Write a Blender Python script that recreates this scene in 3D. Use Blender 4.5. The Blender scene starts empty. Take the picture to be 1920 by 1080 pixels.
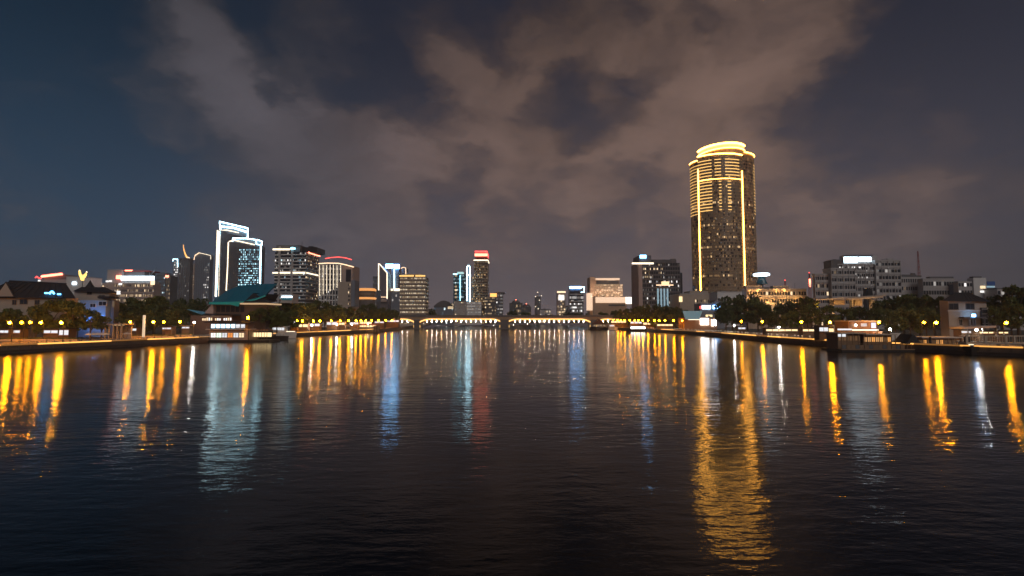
import bpy, bmesh, math, random
from mathutils import Vector, Matrix
random.seed(7)
C = bpy.context.scene.collection
S = bpy.context.scene
R = math.radians
PI = math.pi

# ---------------------------------------------------------------- camera
F = 960.0            # focal length in photograph pixels (1920 wide)
CAMH = 10.0
PITCH = R(3.46)
cam_d = bpy.data.cameras.new('camera'); cam = bpy.data.objects.new('camera', cam_d); C.objects.link(cam)
cam_d.sensor_width = 36.0; cam_d.lens = 18.0; cam_d.clip_start = 0.5; cam_d.clip_end = 9000
cam.location = (0, 0, CAMH); cam.rotation_euler = (R(90)+PITCH, 0, 0)
S.camera = cam

def lin(r, g, b):
    f = lambda c: c/12.92 if c <= .04045 else ((c+.055)/1.055)**2.4
    return (f(r/255), f(g/255), f(b/255))
def ray(px, py):
    u = (px-960)/F; v = (540-py)/F
    c, s = math.cos(PITCH), math.sin(PITCH)
    return Vector((u, c - v*s, s + v*c)).normalized()
def at(px, py, Y):
    d = ray(px, py); k = Y/d.y
    return d.x*k, CAMH + d.z*k
def on_plane(px, py, z=0.0):
    d = ray(px, py); k = (z-CAMH)/d.z
    return Vector((d.x*k, d.y*k, z))

# ---------------------------------------------------------------- world
W = bpy.data.worlds.new('World'); S.world = W; W.use_nodes = True
nt = W.node_tree; nt.nodes.clear()
def nd(t, **kw):
    n = nt.nodes.new(t)
    for k, v in kw.items(): setattr(n, k, v)
    return n
def setin(sock, v):
    if isinstance(v, bpy.types.NodeSocket): nt.links.new(v, sock)
    else: sock.default_value = v
def M(op, a, b=None, c=None, clamp=False):
    n = nd('ShaderNodeMath', operation=op, use_clamp=clamp); setin(n.inputs[0], a)
    if b is not None: setin(n.inputs[1], b)
    if c is not None: setin(n.inputs[2], c)
    return n.outputs[0]
def VM(op, a, b=None):
    n = nd('ShaderNodeVectorMath', operation=op); setin(n.inputs[0], a)
    if b is not None:
        if op == 'SCALE': setin(n.inputs['Scale'], b)
        else: setin(n.inputs[1], b)
    return n.outputs['Value'] if op in ('DOT_PRODUCT', 'LENGTH') else n.outputs[0]
def MIX(f, a, b):
    n = nd('ShaderNodeMix', data_type='RGBA'); setin(n.inputs[0], f)
    for i, v in ((6, a), (7, b)):
        setin(n.inputs[i], v if isinstance(v, bpy.types.NodeSocket) else tuple(v)+(1,))
    return n.outputs[2]
def STEP(v, lo, hi):
    n = nd('ShaderNodeMapRange', interpolation_type='SMOOTHSTEP'); setin(n.inputs[0], v)
    n.inputs[1].default_value = lo; n.inputs[2].default_value = hi
    return n.outputs[0]
def NOISE(vec, scale, detail, rough=.55, lac=2.0):
    n = nd('ShaderNodeTexNoise'); setin(n.inputs['Vector'], vec)
    n.inputs['Scale'].default_value = scale; n.inputs['Detail'].default_value = detail
    n.inputs['Roughness'].default_value = rough; n.inputs['Lacunarity'].default_value = lac
    return n
tc = nd('ShaderNodeTexCoord'); D = VM('NORMALIZE', tc.outputs['Generated'])
sep = nd('ShaderNodeSeparateXYZ'); nt.links.new(D, sep.inputs[0])
el = M('MAXIMUM', sep.outputs['Z'], 0.0)
den = M('ADD', el, 0.28)
comb = nd('ShaderNodeCombineXYZ')
nt.links.new(M('DIVIDE', sep.outputs['X'], den), comb.inputs[0]); nt.links.new(M('DIVIDE', sep.outputs['Y'], den), comb.inputs[1])
P = comb.outputs[0]                                   # a cloud layer seen from below
warp = NOISE(P, 3.4, 5, .6)
Dw = VM('NORMALIZE', VM('ADD', D, VM('SCALE', VM('SUBTRACT', warp.outputs['Color'], (.5, .5, .5)), .20)))
big = NOISE(VM('ADD', P, (3.1, 1.7, 0)), 1.6, 7, .58)
fine = NOISE(VM('ADD', P, (7.3, 4.1, 0)), 5.2, 6, .6)
puff = NOISE(VM('MULTIPLY', VM('ADD', Dw, (2.7, .4, 1.9)), (5.2, 5.2, 8.0)), 1.0, 6, .52)
LOBES = [  # where banks of cloud (+) and clear gaps (-) lie: pixel direction, angular size, weight
    (345, 50, .07, .50), (365, 130, .065, .60), (450, 185, .06, .60), (560, 225, .08, .62), (660, 265, .09, .62), (760, 300, .07, .5), (700, 390, .10, .45), (870, 145, .055, .6), (890, 225, .08, .62), (960, 260, .08, .3),
    (470, 275, .08, .34), (270, 165, .05, .40), (180, 150, .035, .30), (400, 330, .07, .42), (560, 365, .09, .5), (330, 260, .05, .25), (600, 40, .05, .45), (650, 95, .05, .42), (560, 20, .04, .3), (1000, 40, .13, .55), (840, 50, .06, .28), (1350, 190, .16, .65), (1230, 40, .13, .45), (1240, 200, .06, .3),
    (1480, 80, .13, .40), (1600, 40, .08, .25), (1120, 176, .028, .50), (1180, 120, .03, .15), (1050, 340, .14, .35), (1300, 330, .2, .3), (1650, 330, .16, .3), (1480, 260, .08, .35), (1850, 330, .12, .3),
    (60, 130, .25, -.50), (140, 330, .16, -.25), (200, 60, .08, -.3), (380, 218, .045, -.60), (500, 95, .05, -.60), (460, 320, .05, -.42), (720, 40, .06, -.55), (640, 140, .05, -.4), (745, 170, .075, -.62),
    (930, 112, .025, -.35), (1040, 225, .07, -.5), (1075, 165, .06, -.45), (1190, 160, .04, -.45), (1200, 240, .035, -.3), (1200, 335, .035, -.3), (1080, 300, .04, -.3), (1640, 185, .10, -.62), (1780, 120, .13, -.60), (1880, 60, .12, -.4), (1545, 228, .05, -.5), (1540, 130, .03, -.2), (800, 345, .03, -.4), (880, 300, .03, -.2)]
acc = M('MULTIPLY_ADD', M('SUBTRACT', puff.outputs['Fac'], .5), 3.6, M('MULTIPLY', M('SUBTRACT', fine.outputs['Fac'], .5), .7))
for px, py, a, w in LOBES:
    d0 = ray(px, py)
    dist = M('SUBTRACT', 1.0, VM('DOT_PRODUCT', Dw, tuple(d0)))
    g = M('MULTIPLY', M('EXPONENT', M('MULTIPLY', dist, -1.6/(a*a))), w*.95)
    acc = M('ADD', acc, g)
cloud = STEP(acc, -.55, .85)
warm_dir = ray(1270, 200)
wd = VM('DOT_PRODUCT', D, tuple(warm_dir))
warm = STEP(wd, .78, 1.0)
right = STEP(sep.outputs['X'], -.75, -.05)
up = STEP(el, .04, .52)
clear = MIX(up, MIX(right, lin(38, 62, 84), lin(64, 64, 76)), MIX(right, lin(4, 29, 46), lin(31, 34, 47)))
far_r = STEP(sep.outputs['X'], .25, .72)
cl = MIX(warm, MIX(far_r, MIX(right, lin(76, 74, 80), lin(79, 71, 74)), lin(62, 61, 68)), lin(110, 89, 80))
shade = NOISE(VM('MULTIPLY', VM('ADD', Dw, (5.1, 2.2, .3)), (3.4, 3.4, 6.5)), 1.0, 5, .55)
lit = M('MULTIPLY_ADD', STEP(acc, .0, 1.2), .42, .67)
cl = VM('SCALE', cl, M('MULTIPLY', lit, M('MULTIPLY_ADD', shade.outputs['Fac'], 1.4, .34)))
cl = VM('SCALE', cl, M('MULTIPLY_ADD', STEP(el, .30, .58), -.50, 1.06))
sky = MIX(M('MULTIPLY', cloud, .93), clear, cl)
low = M('EXPONENT', M('MULTIPLY', el, -7.0))
wlow = STEP(VM('DOT_PRODUCT', D, tuple(ray(1050, 560))), .70, 1.0)
rt2 = STEP(sep.outputs['X'], -.5, .3)
hz = MIX(wlow, MIX(rt2, lin(57, 80, 102), MIX(far_r, lin(84, 82, 91), lin(66, 66, 74))), lin(118, 107, 111))
sky = MIX(M('MULTIPLY', low, .92), sky, hz)
nsk = nd('ShaderNodeTexSky', sky_type='NISHITA'); nsk.sun_disc = False
nsk.sun_elevation = R(-4); nsk.sun_rotation = R(200)
bg1 = nd('ShaderNodeBackground'); nt.links.new(nsk.outputs[0], bg1.inputs[0]); bg1.inputs[1].default_value = 0.01
bg2 = nd('ShaderNodeBackground'); nt.links.new(sky, bg2.inputs[0]); bg2.inputs[1].default_value = 0.84
ad = nd('ShaderNodeAddShader'); nt.links.new(bg1.outputs[0], ad.inputs[0]); nt.links.new(bg2.outputs[0], ad.inputs[1])
wo = nd('ShaderNodeOutputWorld'); nt.links.new(ad.outputs[0], wo.inputs[0])

sun_d = bpy.data.lights.new('fill_sun', 'SUN'); sun_d.energy = 0.62; sun_d.angle = R(40); sun_d.color = (1, .90, .84)
sun = bpy.data.objects.new('fill_sun', sun_d); C.objects.link(sun)
sun.rotation_euler = (R(58), 0, R(20))           # added soft fill from behind the camera, brightens the facades
S.view_settings.view_transform = 'Standard'; S.view_settings.look = 'None'
S.view_settings.exposure = 0.35; S.view_settings.gamma = 1.0; S.view_settings.use_curve_mapping = False
S.render.engine = 'CYCLES'
cy = S.cycles
cy.use_denoising = True; cy.max_bounces = 5; cy.diffuse_bounces = 2; cy.glossy_bounces = 3
cy.transmission_bounces = 2; cy.sample_clamp_indirect = 6.0; cy.sample_clamp_direct = 0; cy.use_light_tree = True; cy.use_adaptive_sampling = False; cy.light_sampling_threshold = 0.0
cy.caustics_reflective = False; cy.caustics_refractive = False

# ---------------------------------------------------------------- materials
MATS = {}
def mat(name, col, rough=.7, metal=0.0, noise=0.0, nscale=.5, spec=.3):
    if name in MATS: return MATS[name]
    m = bpy.data.materials.new(name); m.use_nodes = True; t = m.node_tree
    b = t.nodes['Principled BSDF']; b.inputs['Roughness'].default_value = rough; b.inputs['Metallic'].default_value = metal
    b.inputs['Specular IOR Level'].default_value = spec
    b.inputs['Base Color'].default_value = tuple(col)+(1,)
    if noise:
        tcn = t.nodes.new('ShaderNodeTexCoord'); n = t.nodes.new('ShaderNodeTexNoise'); n.inputs['Scale'].default_value = nscale
        n.inputs['Detail'].default_value = 6
        mx = t.nodes.new('ShaderNodeMix'); mx.data_type = 'RGBA'
        mx.inputs[6].default_value = tuple(c*(1-noise) for c in col)+(1,); mx.inputs[7].default_value = tuple(min(1, c*(1+noise)) for c in col)+(1,)
        t.links.new(tcn.outputs['Object'], n.inputs['Vector']); t.links.new(n.outputs['Fac'], mx.inputs[0]); t.links.new(mx.outputs[2], b.inputs['Base Color'])
    MATS[name] = m; return m
def emi(name, col, s, sample=None):
    if sample is None: sample = s > 100
    if name in MATS: return MATS[name]
    m = bpy.data.materials.new(name); m.use_nodes = True; t = m.node_tree
    b = t.nodes['Principled BSDF']; b.inputs['Base Color'].default_value = (.05, .05, .05, 1); b.inputs['Roughness'].default_value = .4
    b.inputs['Emission Color'].default_value = tuple(col)+(1,); b.inputs['Emission Strength'].default_value = s
    if not sample: m.cycles.emission_sampling = 'NONE'
    MATS[name] = m; return m
SOD = (1.0, .325, .0030); GOLD = (1.0, .60, .17); WARM = (1.0, .70, .38); COOL = (.62, .86, 1.0); WHITE = (1, .95, .88)
lamp_glow = emi('sodium_glow', SOD, 250)
lamp_glow_hot = emi('sodium_glow_strong', SOD, 430); lamp_glow_weak = emi('sodium_glow_weak', SOD, 130)
lamp_glow_far = emi('sodium_glow_far', SOD, 220)
white_glow = emi('white_lamp_glow', (1, .93, .82), 240)
bridge_glow = [emi('bridge_dot_white', (1, .84, .66), 150), emi('bridge_dot_warm', (1, .56, .22), 160)]
led_white = emi('led_white', (.50, .86, 1.0), 8.0)
led_cyan = emi('led_cyan', (.25, .75, 1.0), 6.0)
led_cream = emi('led_cream', (1, .82, .58), 1.9)
led_warm = emi('led_warm', (1, .66, .40), 1.6)
led_gold = emi('led_gold', (1, .43, .06), 14.0)
led_gold_soft = emi('led_gold_soft', (1, .56, .16), 1.25)
led_red = emi('led_red', (1, .08, .07), 2.2)
led_red_hot = emi('led_red_hot', (1, .22, .13), 4.5)
led_orange = emi('led_orange', (1, .42, .10), 1.8)
led_blue = emi('led_blue', (.10, .50, 1.0), 6.0)
led_peach = emi('led_peach', (1, .68, .46), .85)
sign_white = emi('sign_white', (.70, .88, 1.0), 4.0)
sign_blue = emi('sign_blue', (.18, .50, 1.0), 13.0)
shop_white = emi('shop_white', (.92, .95, 1.0), .75)
shop_warm = emi('shop_warm', (1, .72, .36), 1.3)
shop_hot = emi('shop_hot', (1, .95, .92), 9.0)
pier_cool = emi('pier_cool', (.50, .80, 1.0), 2.6)
w_warm = [emi('window_warm_dim', (1, .66, .36), .10, False), emi('window_warm', (1, .70, .40), .35, False), emi('window_warm_bright', (1, .74, .44), 1.0, False)]
w_gold = [emi('window_gold_dim', (1, .56, .24), .055, False), emi('window_gold', (1, .58, .25), .20, False), emi('window_gold_bright', (1, .64, .30), .75, False)]
w_cool = [emi('window_cool_dim', (.45, .75, 1.0), .09, False), emi('window_cool', (.55, .85, 1.0), .35, False), emi('window_cool_bright', (.75, .95, 1.0), 1.0, False)]
w_cyan = [emi('window_cyan_dim', (.30, .72, 1.0), .3, False), emi('window_cyan', (.38, .80, 1.0), 1.0, False), emi('window_cyan_bright', (.50, .88, 1.0), 2.6, False)]
w_white = [emi('window_white_dim', (1, .92, .85), .10, False), emi('window_white', (1, .93, .86), .35, False), emi('window_white_bright', (1, .96, .92), 1.1, False)]
w_hot = [emi('window_cream_bright', (1, .80, .55), .75, False)]
glass_dark = mat('glass_dark', (.020, .024, .032), .16, 0, spec=.6)
glass_bronze = mat('glass_bronze', (.035, .026, .020), .22, 0, spec=.6)
glass_teal = mat('glass_teal', (.015, .05, .06), .16, 0, spec=.6)
conc = mat('concrete_grey', (.40, .375, .365), .8, 0, .18, .15)
conc_dk = mat('concrete_dark', (.13, .125, .13), .8, 0, .2, .15)
conc_blue = mat('cladding_blue_grey', (.17, .19, .23), .7, 0, .15, .2)
cream = mat('render_cream', (.38, .32, .265), .8, 0, .14, .3)
pinkst = mat('stone_pinkish', (.42, .33, .30), .8, 0, .15, .3)
whitewall = mat('wall_white', (.62, .60, .58), .75, 0, .1, .3)
bronze = mat('bronze_cladding', (.30, .21, .145), .5, .2, .15, .2)
roof_dk = mat('roof_tile_dark', (.022, .024, .030), .7, 0, .3, .6)
roof_teal = mat('roof_teal_metal', (.006, .18, .27), .4, .1, .12, .2)
roof_teal_lt = mat('roof_teal_light', (.02, .40, .42), .4, .1, .12, .2)
roof_blue = mat('roof_blue_metal', (.05, .42, .62), .4, .1, .1, .2)
steel = mat('steel_grey', (.22, .22, .23), .45, .6)
black = mat('black_paint', (.02, .02, .022), .5)
stone_q = mat('quay_stone', (.135, .10, .08), .85, 0, .35, .35)
stone_edge = mat('quay_kerb_stone', (.46, .37, .28), .8, 0, .2, .5)
pave = mat('paving', (.40, .32, .25), .85, 0, .25, .3)
soil = mat('ground_soil', (.07, .065, .05), .95, 0, .3, .05)
bark = mat('bark', (.09, .065, .045), .9, 0, .3, 2.0)
wood = mat('deck_wood', (.24, .15, .09), .75, 0, .3, .8)
hull_dk = mat('hull_dark', (.035, .028, .026), .5, 0, .2, .5)
hull_wt = mat('hull_white', (.55, .54, .52), .4)
redpaint = mat('red_paint', (.35, .05, .04), .5)
bridge_c = mat('bridge_concrete', (.30, .22, .15), .8, 0, .15, .1)
canvas = mat('canvas_white', (.60, .56, .50), .8)
gold_paint = emi('gold_neon', (1, .62, .16), 1.6)

def leaf_mat(name, c):
    m = bpy.data.materials.new(name); m.use_nodes = True; t = m.node_tree; b = t.nodes['Principled BSDF']
    b.inputs['Roughness'].default_value = .6; b.inputs['Specular IOR Level'].default_value = .15
    g = t.nodes.new('ShaderNodeTexNoise'); g.inputs['Scale'].default_value = .9; g.inputs['Detail'].default_value = 4
    tcn = t.nodes.new('ShaderNodeTexCoord'); t.links.new(tcn.outputs['Object'], g.inputs['Vector'])
    mx = t.nodes.new('ShaderNodeMix'); mx.data_type = 'RGBA'; t.links.new(g.outputs['Fac'], mx.inputs[0])
    mx.inputs[6].default_value = (c[0]*.55, c[1]*.55, c[2]*.55, 1); mx.inputs[7].default_value = (c[0]*1.5, c[1]*1.45, c[2]*1.3, 1)
    t.links.new(mx.outputs[2], b.inputs['Base Color']); return m
leafA = leaf_mat('leaf_green', (.095, .115, .036)); leafB = leaf_mat('leaf_dark', (.062, .082, .032))

# ---------------------------------------------------------------- mesh helpers
class MB:
    def __init__(s): s.v = []; s.f = []; s.m = []; s.mats = []
    def mi(s, m):
        if m not in s.mats: s.mats.append(m)
        return s.mats.index(m)
    def box(s, x0, x1, y0, y1, z0, z1, m):
        n = len(s.v); k = s.mi(m)
        s.v += [(x0,y0,z0),(x1,y0,z0),(x1,y1,z0),(x0,y1,z0),(x0,y0,z1),(x1,y0,z1),(x1,y1,z1),(x0,y1,z1)]
        for q in ((0,3,2,1),(4,5,6,7),(0,1,5,4),(1,2,6,5),(2,3,7,6),(3,0,4,7)):
            s.f.append(tuple(n+i for i in q)); s.m.append(k)
        return s
    def slab(s, O, U, N, u0, u1, v0, v1, t0, t1, m):
        n = len(s.v); k = s.mi(m); O, U, N = Vector(O), Vector(U), Vector(N); Z = Vector((0,0,1))
        for t in (t1, t0):
            for u, v in ((u0,v0),(u1,v0),(u1,v1),(u0,v1)): s.v.append(tuple(O+U*u+Z*v+N*t))
        for q in ((0,1,2,3),(7,6,5,4),(0,4,5,1),(1,5,6,2),(2,6,7,3),(3,7,4,0)):
            s.f.append(tuple(n+i for i in q)); s.m.append(k)
        return s
    def prism(s, pts, a, b, m, axis='y'):
        """pts: 2-D outline; axis y -> (x,z) outline from y=a to b; axis z -> (x,y) outline from z=a to b."""
        n = len(s.v); L = len(pts); k = s.mi(m)
        for c in (a, b):
            for p in pts: s.v.append((p[0], c, p[1]) if axis == 'y' else (p[0], p[1], c) if axis == 'z' else (c, p[0], p[1]))
        s.f.append(tuple(range(n, n+L))); s.f.append(tuple(range(n+2*L-1, n+L-1, -1))); s.m += [k, k]
        for i in range(L):
            j = (i+1) % L; s.f.append((n+i, n+L+i, n+L+j, n+j)); s.m.append(k)
        return s
    def quad(s, a, b, c, d, m):
        n = len(s.v); s.v += [tuple(a), tuple(b), tuple(c), tuple(d)]; s.f.append((n, n+1, n+2, n+3)); s.m.append(s.mi(m)); return s
    def tri(s, a, b, c, m):
        n = len(s.v); s.v += [tuple(a), tuple(b), tuple(c)]; s.f.append((n, n+1, n+2)); s.m.append(s.mi(m)); return s
    def tube(s, pts, r, m, seg=6, r2=None, closed=False):
        pts = [Vector(p) for p in pts]; n0 = len(s.v); k = s.mi(m); L = len(pts)
        for i, p in enumerate(pts):
            t = (pts[(i+1) % L]-pts[i-1]) if closed else (pts[min(i+1, L-1)]-pts[max(i-1, 0)])
            t.normalize(); ref = Vector((0,0,1)) if abs(t.z) < .9 else Vector((1,0,0))
            a = t.cross(ref).normalized(); b = t.cross(a)
            rr = r if r2 is None else r+(r2-r)*i/max(1, L-1)
            for q in range(seg):
                an = 2*PI*q/seg; s.v.append(tuple(p+a*math.cos(an)*rr+b*math.sin(an)*rr))
        for i in range(L if closed else L-1):
            for q in range(seg):
                a0 = n0+i*seg+q; a1 = n0+i*seg+(q+1) % seg; i2 = (i+1) % L
                s.f.append((a0, a1, n0+i2*seg+(q+1) % seg, n0+i2*seg+q)); s.m.append(k)
        if not closed:
            s.f.append(tuple(n0+q for q in range(seg))[::-1]); s.f.append(tuple(n0+(L-1)*seg+q for q in range(seg))); s.m += [k, k]
        return s
    def lathe(s, prof, cx, cy, m, seg=14):
        n0 = len(s.v); k = s.mi(m)
        for r, z in prof:
            for q in range(seg):
                an = 2*PI*q/seg; s.v.append((cx+r*math.cos(an), cy+r*math.sin(an), z))
        for i in range(len(prof)-1):
            for q in range(seg):
                s.f.append((n0+i*seg+q, n0+i*seg+(q+1) % seg, n0+(i+1)*seg+(q+1) % seg, n0+(i+1)*seg+q)); s.m.append(k)
        s.f.append(tuple(n0+(len(prof)-1)*seg+q for q in range(seg))); s.m.append(k)
        s.f.append(tuple(n0+q for q in range(seg))[::-1]); s.m.append(k)
        return s
    def ball(s, c, r, m, seg=8, rings=5, sz=1.0):
        prof = [(max(.02*r, r*math.sin(PI*i/rings)), c[2]-sz*r*math.cos(PI*i/rings)) for i in range(rings+1)]
        return s.lathe(prof, c[0], c[1], m, seg)
    def mesh(s, name):
        me = bpy.data.meshes.new(name); me.from_pydata(s.v, [], s.f)
        for m in s.mats: me.materials.append(m)
        me.polygons.foreach_set('material_index', s.m); me.update(); return me
    def build(s, name, parent=None, kind=None, label=None):
        return link(s.mesh(name), name, parent, kind, label)
def link(me, name, parent=None, kind=None, label=None, loc=None):
    o = bpy.data.objects.new(name, me); C.objects.link(o)
    if parent: o.parent = parent
    if kind: o['kind'] = kind
    if label: o['label'] = label
    if loc: o.location = loc
    return o
def thing(name, label, cat, loc=(0,0,0), rz=0.0, group=None):
    o = bpy.data.objects.new(name, None); C.objects.link(o); o.location = loc; o.rotation_euler = (0,0,rz)
    o.empty_display_size = .5
    o['label'] = label; o['category'] = cat
    if group: o['group'] = group
    return o
def copy_tree(o, loc, rz=0.0, label=None, group=None, sc=None):
    r = o.copy(); C.objects.link(r); r.location = loc; r.rotation_euler = (0,0,rz)
    if sc: r.scale = sc
    if label: r['label'] = label
    if group: r['group'] = group
    for ch in list(o.children):
        c = ch.copy(); C.objects.link(c); c.parent = r
        for g in ch.children:
            d = g.copy(); C.objects.link(d); d.parent = c
    return r

# ---------------------------------------------------------------- setting: water, ground, quays
def structure(mb, name):
    return mb.build(name, None, 'structure')
wm = bpy.data.materials.new('river_water'); wm.use_nodes = True; t = wm.node_tree; pb = t.nodes['Principled BSDF']
pb.inputs['Base Color'].default_value = (.002, .0025, .003, 1); pb.inputs['IOR'].default_value = 1.33; pb.inputs['Roughness'].default_value = .175
pb.inputs['Specular IOR Level'].default_value = .36
geo = t.nodes.new('ShaderNodeNewGeometry')
def wnoise(sx, sy, rot, detail, rough=.55):
    mp = t.nodes.new('ShaderNodeMapping'); mp.inputs['Scale'].default_value = (sx, sy, 1); mp.inputs['Rotation'].default_value = (0, 0, rot)
    t.links.new(geo.outputs['Position'], mp.inputs['Vector'])
    n = t.nodes.new('ShaderNodeTexNoise'); n.inputs['Scale'].default_value = 1; n.inputs['Detail'].default_value = detail; n.inputs['Roughness'].default_value = rough
    t.links.new(mp.outputs[0], n.inputs['Vector']); return n
def wbump(n, dist, strength, prev=None):
    b = t.nodes.new('ShaderNodeBump'); b.inputs['Distance'].default_value = dist; b.inputs['Strength'].default_value = strength
    t.links.new(n.outputs['Fac'], b.inputs['Height'])
    if prev: t.links.new(prev.outputs[0], b.inputs['Normal'])
    return b
sp = t.nodes.new('ShaderNodeSeparateXYZ'); t.links.new(geo.outputs['Position'], sp.inputs[0])
def reach(y0, y1, v0, v1):       # the river lies calm upstream and is ruffled by the current towards the near bridge
    m = t.nodes.new('ShaderNodeMapRange'); m.interpolation_type = 'SMOOTHSTEP'; t.links.new(sp.outputs['Y'], m.inputs[0])
    for i, v in enumerate((y0, y1, v0, v1)): m.inputs[i+1].default_value = v
    return m.outputs[0]
t.links.new(reach(25, 150, .075, .172), pb.inputs['Roughness'])
b1 = wbump(wnoise(.07, .13, .15, 3), .14, 1.0)
b2 = wbump(wnoise(.42, 1.0, -.14, 4), .070, 1.0, b1)
b3 = wbump(wnoise(1.3, 2.4, .10, 2), .013, 1.0, b2)
patch = wnoise(.011, .03, .2, 3); pr_ = t.nodes.new('ShaderNodeMapRange'); pr_.interpolation_type = 'SMOOTHSTEP'; t.links.new(patch.outputs['Fac'], pr_.inputs[0])
for i_, v_ in enumerate((.40, .60, .60, 1.15)): pr_.inputs[i_+1].default_value = v_      # breezy and calm patches
for b_, y0, y1 in ((b1, 80, 230), (b2, 60, 190), (b3, 35, 130)):
    mu = t.nodes.new('ShaderNodeMath'); mu.operation = 'MULTIPLY'; t.links.new(reach(y0, y1, 1.0, .0), mu.inputs[0]); t.links.new(pr_.outputs[0], mu.inputs[1]); t.links.new(mu.outputs[0], b_.inputs['Strength'])
b2 = b3
t.links.new(b2.outputs[0], pb.inputs['Normal'])
structure(MB().quad((-2600, -60, 0), (2600, -60, 0), (2600, 1480, 0), (-2600, 1480, 0), wm), 'river_water')

LQ = [(-330, 690), (-120, 671), (0, 663.5), (130, 656.5), (275, 648.5), (372, 643), (545, 632), (640, 627), (715, 622.3), (758, 617)]
RQ = [(1126, 617), (1160, 619), (1240, 623.5), (1340, 631), (1440, 641), (1560, 651), (1640, 656), (1800, 664), (1920, 669), (2080, 678), (2300, 692)]
LP = [on_plane(*p) for p in LQ] + [Vector((-112, 560, 0)), Vector((-125, 760, 0)), Vector((-190, 1240, 0))]
RP = [on_plane(*p) for p in RQ]; RP = [Vector((330, 1240, 0)), Vector((150, 760, 0)), Vector((100, 560, 0))] + RP
PROM = 2.3
def bank(poly, side, name):
    mb = MB(); out = -2600 if side < 0 else 2600
    n = len(poly)
    for i in range(n-1):
        a, b = poly[i], poly[i+1]
        mb.quad((a.x, a.y, -1), (b.x, b.y, -1), (b.x, b.y, PROM), (a.x, a.y, PROM), stone_q)
    return mb.build(name, None, 'structure')
bank(LP, -1, 'quay_wall'); bank(RP, 1, 'quay_wall')
def strip_sheet(poly, side, off0, off1, z, m, name):
    mb = MB()
    for a, b in zip(poly[:-1], poly[1:]):
        def o(p, k): return (p.x+side*k, p.y, z)
        mb.quad(o(a, off0), o(b, off0), o(b, off1), o(a, off1), m)
    return mb.build(name, None, 'structure')
strip_sheet(LP, -1, 0, 26, PROM, pave, 'promenade'); strip_sheet(RP, 1, 0, 26, PROM, pave, 'promenade')
strip_sheet(LP, -1, 26, 2500, PROM+.06, soil, 'ground'); strip_sheet(RP, 1, 26, 2500, PROM+.06, soil, 'ground')
mb = MB(); mb.quad((-2800, 1240, PROM-.05), (2800, 1240, PROM-.05), (2800, 2900, PROM-.05), (-2800, 2900, PROM-.05), soil)
mb.quad((-190, 1239.9, -1), (330, 1239.9, -1), (330, 1239.9, PROM-.05), (-190, 1239.9, PROM-.05), stone_q); structure(mb, 'ground')

def edge_Y(px_, Q):
    """distance of the quay edge seen in a photograph column"""
    for a, b in zip(Q[:-1], Q[1:]):
        if a[0] <= px_ <= b[0]: return on_plane(px_, a[1]+(b[1]-a[1])*(px_-a[0])/(b[0]-a[0])).y
    return on_plane(*(Q[0] if px_ < Q[0][0] else Q[-1])).y
def along(poly, off, side, k0, k1, step):
    """points every step metres along a bank, off metres inland, between arclengths"""
    pts = []; L = 0
    for a, b in zip(poly[:-1], poly[1:]):
        d = (b-a).length; n = (b-a).normalized()
        s = math.ceil(max(k0, L)/step)*step
        while s < min(k1, L+d):
            p = a+n*(s-L); pts.append((p.x+side*off, p.y, math.atan2(n.y, n.x))); s += step
        L += d
    return pts
def bank_x(poly, Y):
    for a, b in zip(poly[:-1], poly[1:]):
        if min(a.y, b.y) <= Y <= max(a.y, b.y): return a.x+(b.x-a.x)*(Y-a.y)/(b.y-a.y)
    return poly[0].x

# parapet kerbs, ledges and railings on the quays
kerb_light_m = [emi('painted_kerb_light_bright', (1, .46, .10), 1.5), emi('painted_kerb_light', (1, .46, .10), .9), emi('painted_kerb_light_dim', (1, .42, .09), .22)]  # street lamp light on the kerb face, put in as glowing colour
def quay_trim(poly, side, ymax, where):
    k = 0
    for a, b in zip(poly[:-1], poly[1:]):
        if max(a.y, b.y) > ymax or (b-a).length < 1: continue
        L = (b-a).length; nseg = max(1, round(L/12)); d = (b-a)/nseg
        for i in range(nseg):
            p = a+d*i; q = a+d*(i+1)
            ang = math.atan2(d.y, d.x); l = d.length
            root = thing('quay_parapet', 'low stone parapet and rail along the edge of the %s promenade' % where, 'railing', (p.x, p.y, PROM), ang, 'parapet rails on the %s quay' % where)
            sg = side*(1 if d.y > 0 else -1)      # local +y side of inland
            iy = -sg if side < 0 else sg
            inn = (1 if (side < 0) == (d.y > 0) else -1)
            mk = lambda y0, y1: (min(inn*y0, inn*y1), max(inn*y0, inn*y1))
            y0, y1 = mk(-.06, .45); MB().box(.02, l-.02, y0, y1, .004, .42, stone_edge).build('kerb_wall', root)
            y0, y1 = mk(-.35, -.06); MB().box(0, l, y0, y1, -1.55, -1.25, stone_q).build('ledge', root)
            y0, y1 = mk(.14, .22); MB().box(.05, l-.05, y0, y1, 1.02, 1.10, steel).build('top_rail', root)
            MB().box(.05, l-.05, y0, y1, .70, .74, steel).build('lower_rail', root)
            y0, y1 = mk(-.30, -.14); MB().box(.1, l-.1, y0, y1, -.06, .34, random.choice(kerb_light_m)).build('painted_kerb_light', root)  # glowing strip stands in for lamplight falling on the kerb
            for j in range(5):
                x = .15+(l-.3)*j/4
                MB().box(x-.05, x+.05, y0, y1, .42, 1.02, steel).build('post', root)
            for j in range(3):
                x = l*(j+.5)/3; y0b, y1b = mk(-.22, -.02)
                MB().box(x-.18, x+.18, y0b, y1b, -1.25, .0, stone_q).build('buttress', root)
            k += 1
quay_trim(LP, -1, 420, 'left'); quay_trim(RP, 1, 420, 'right')

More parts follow.
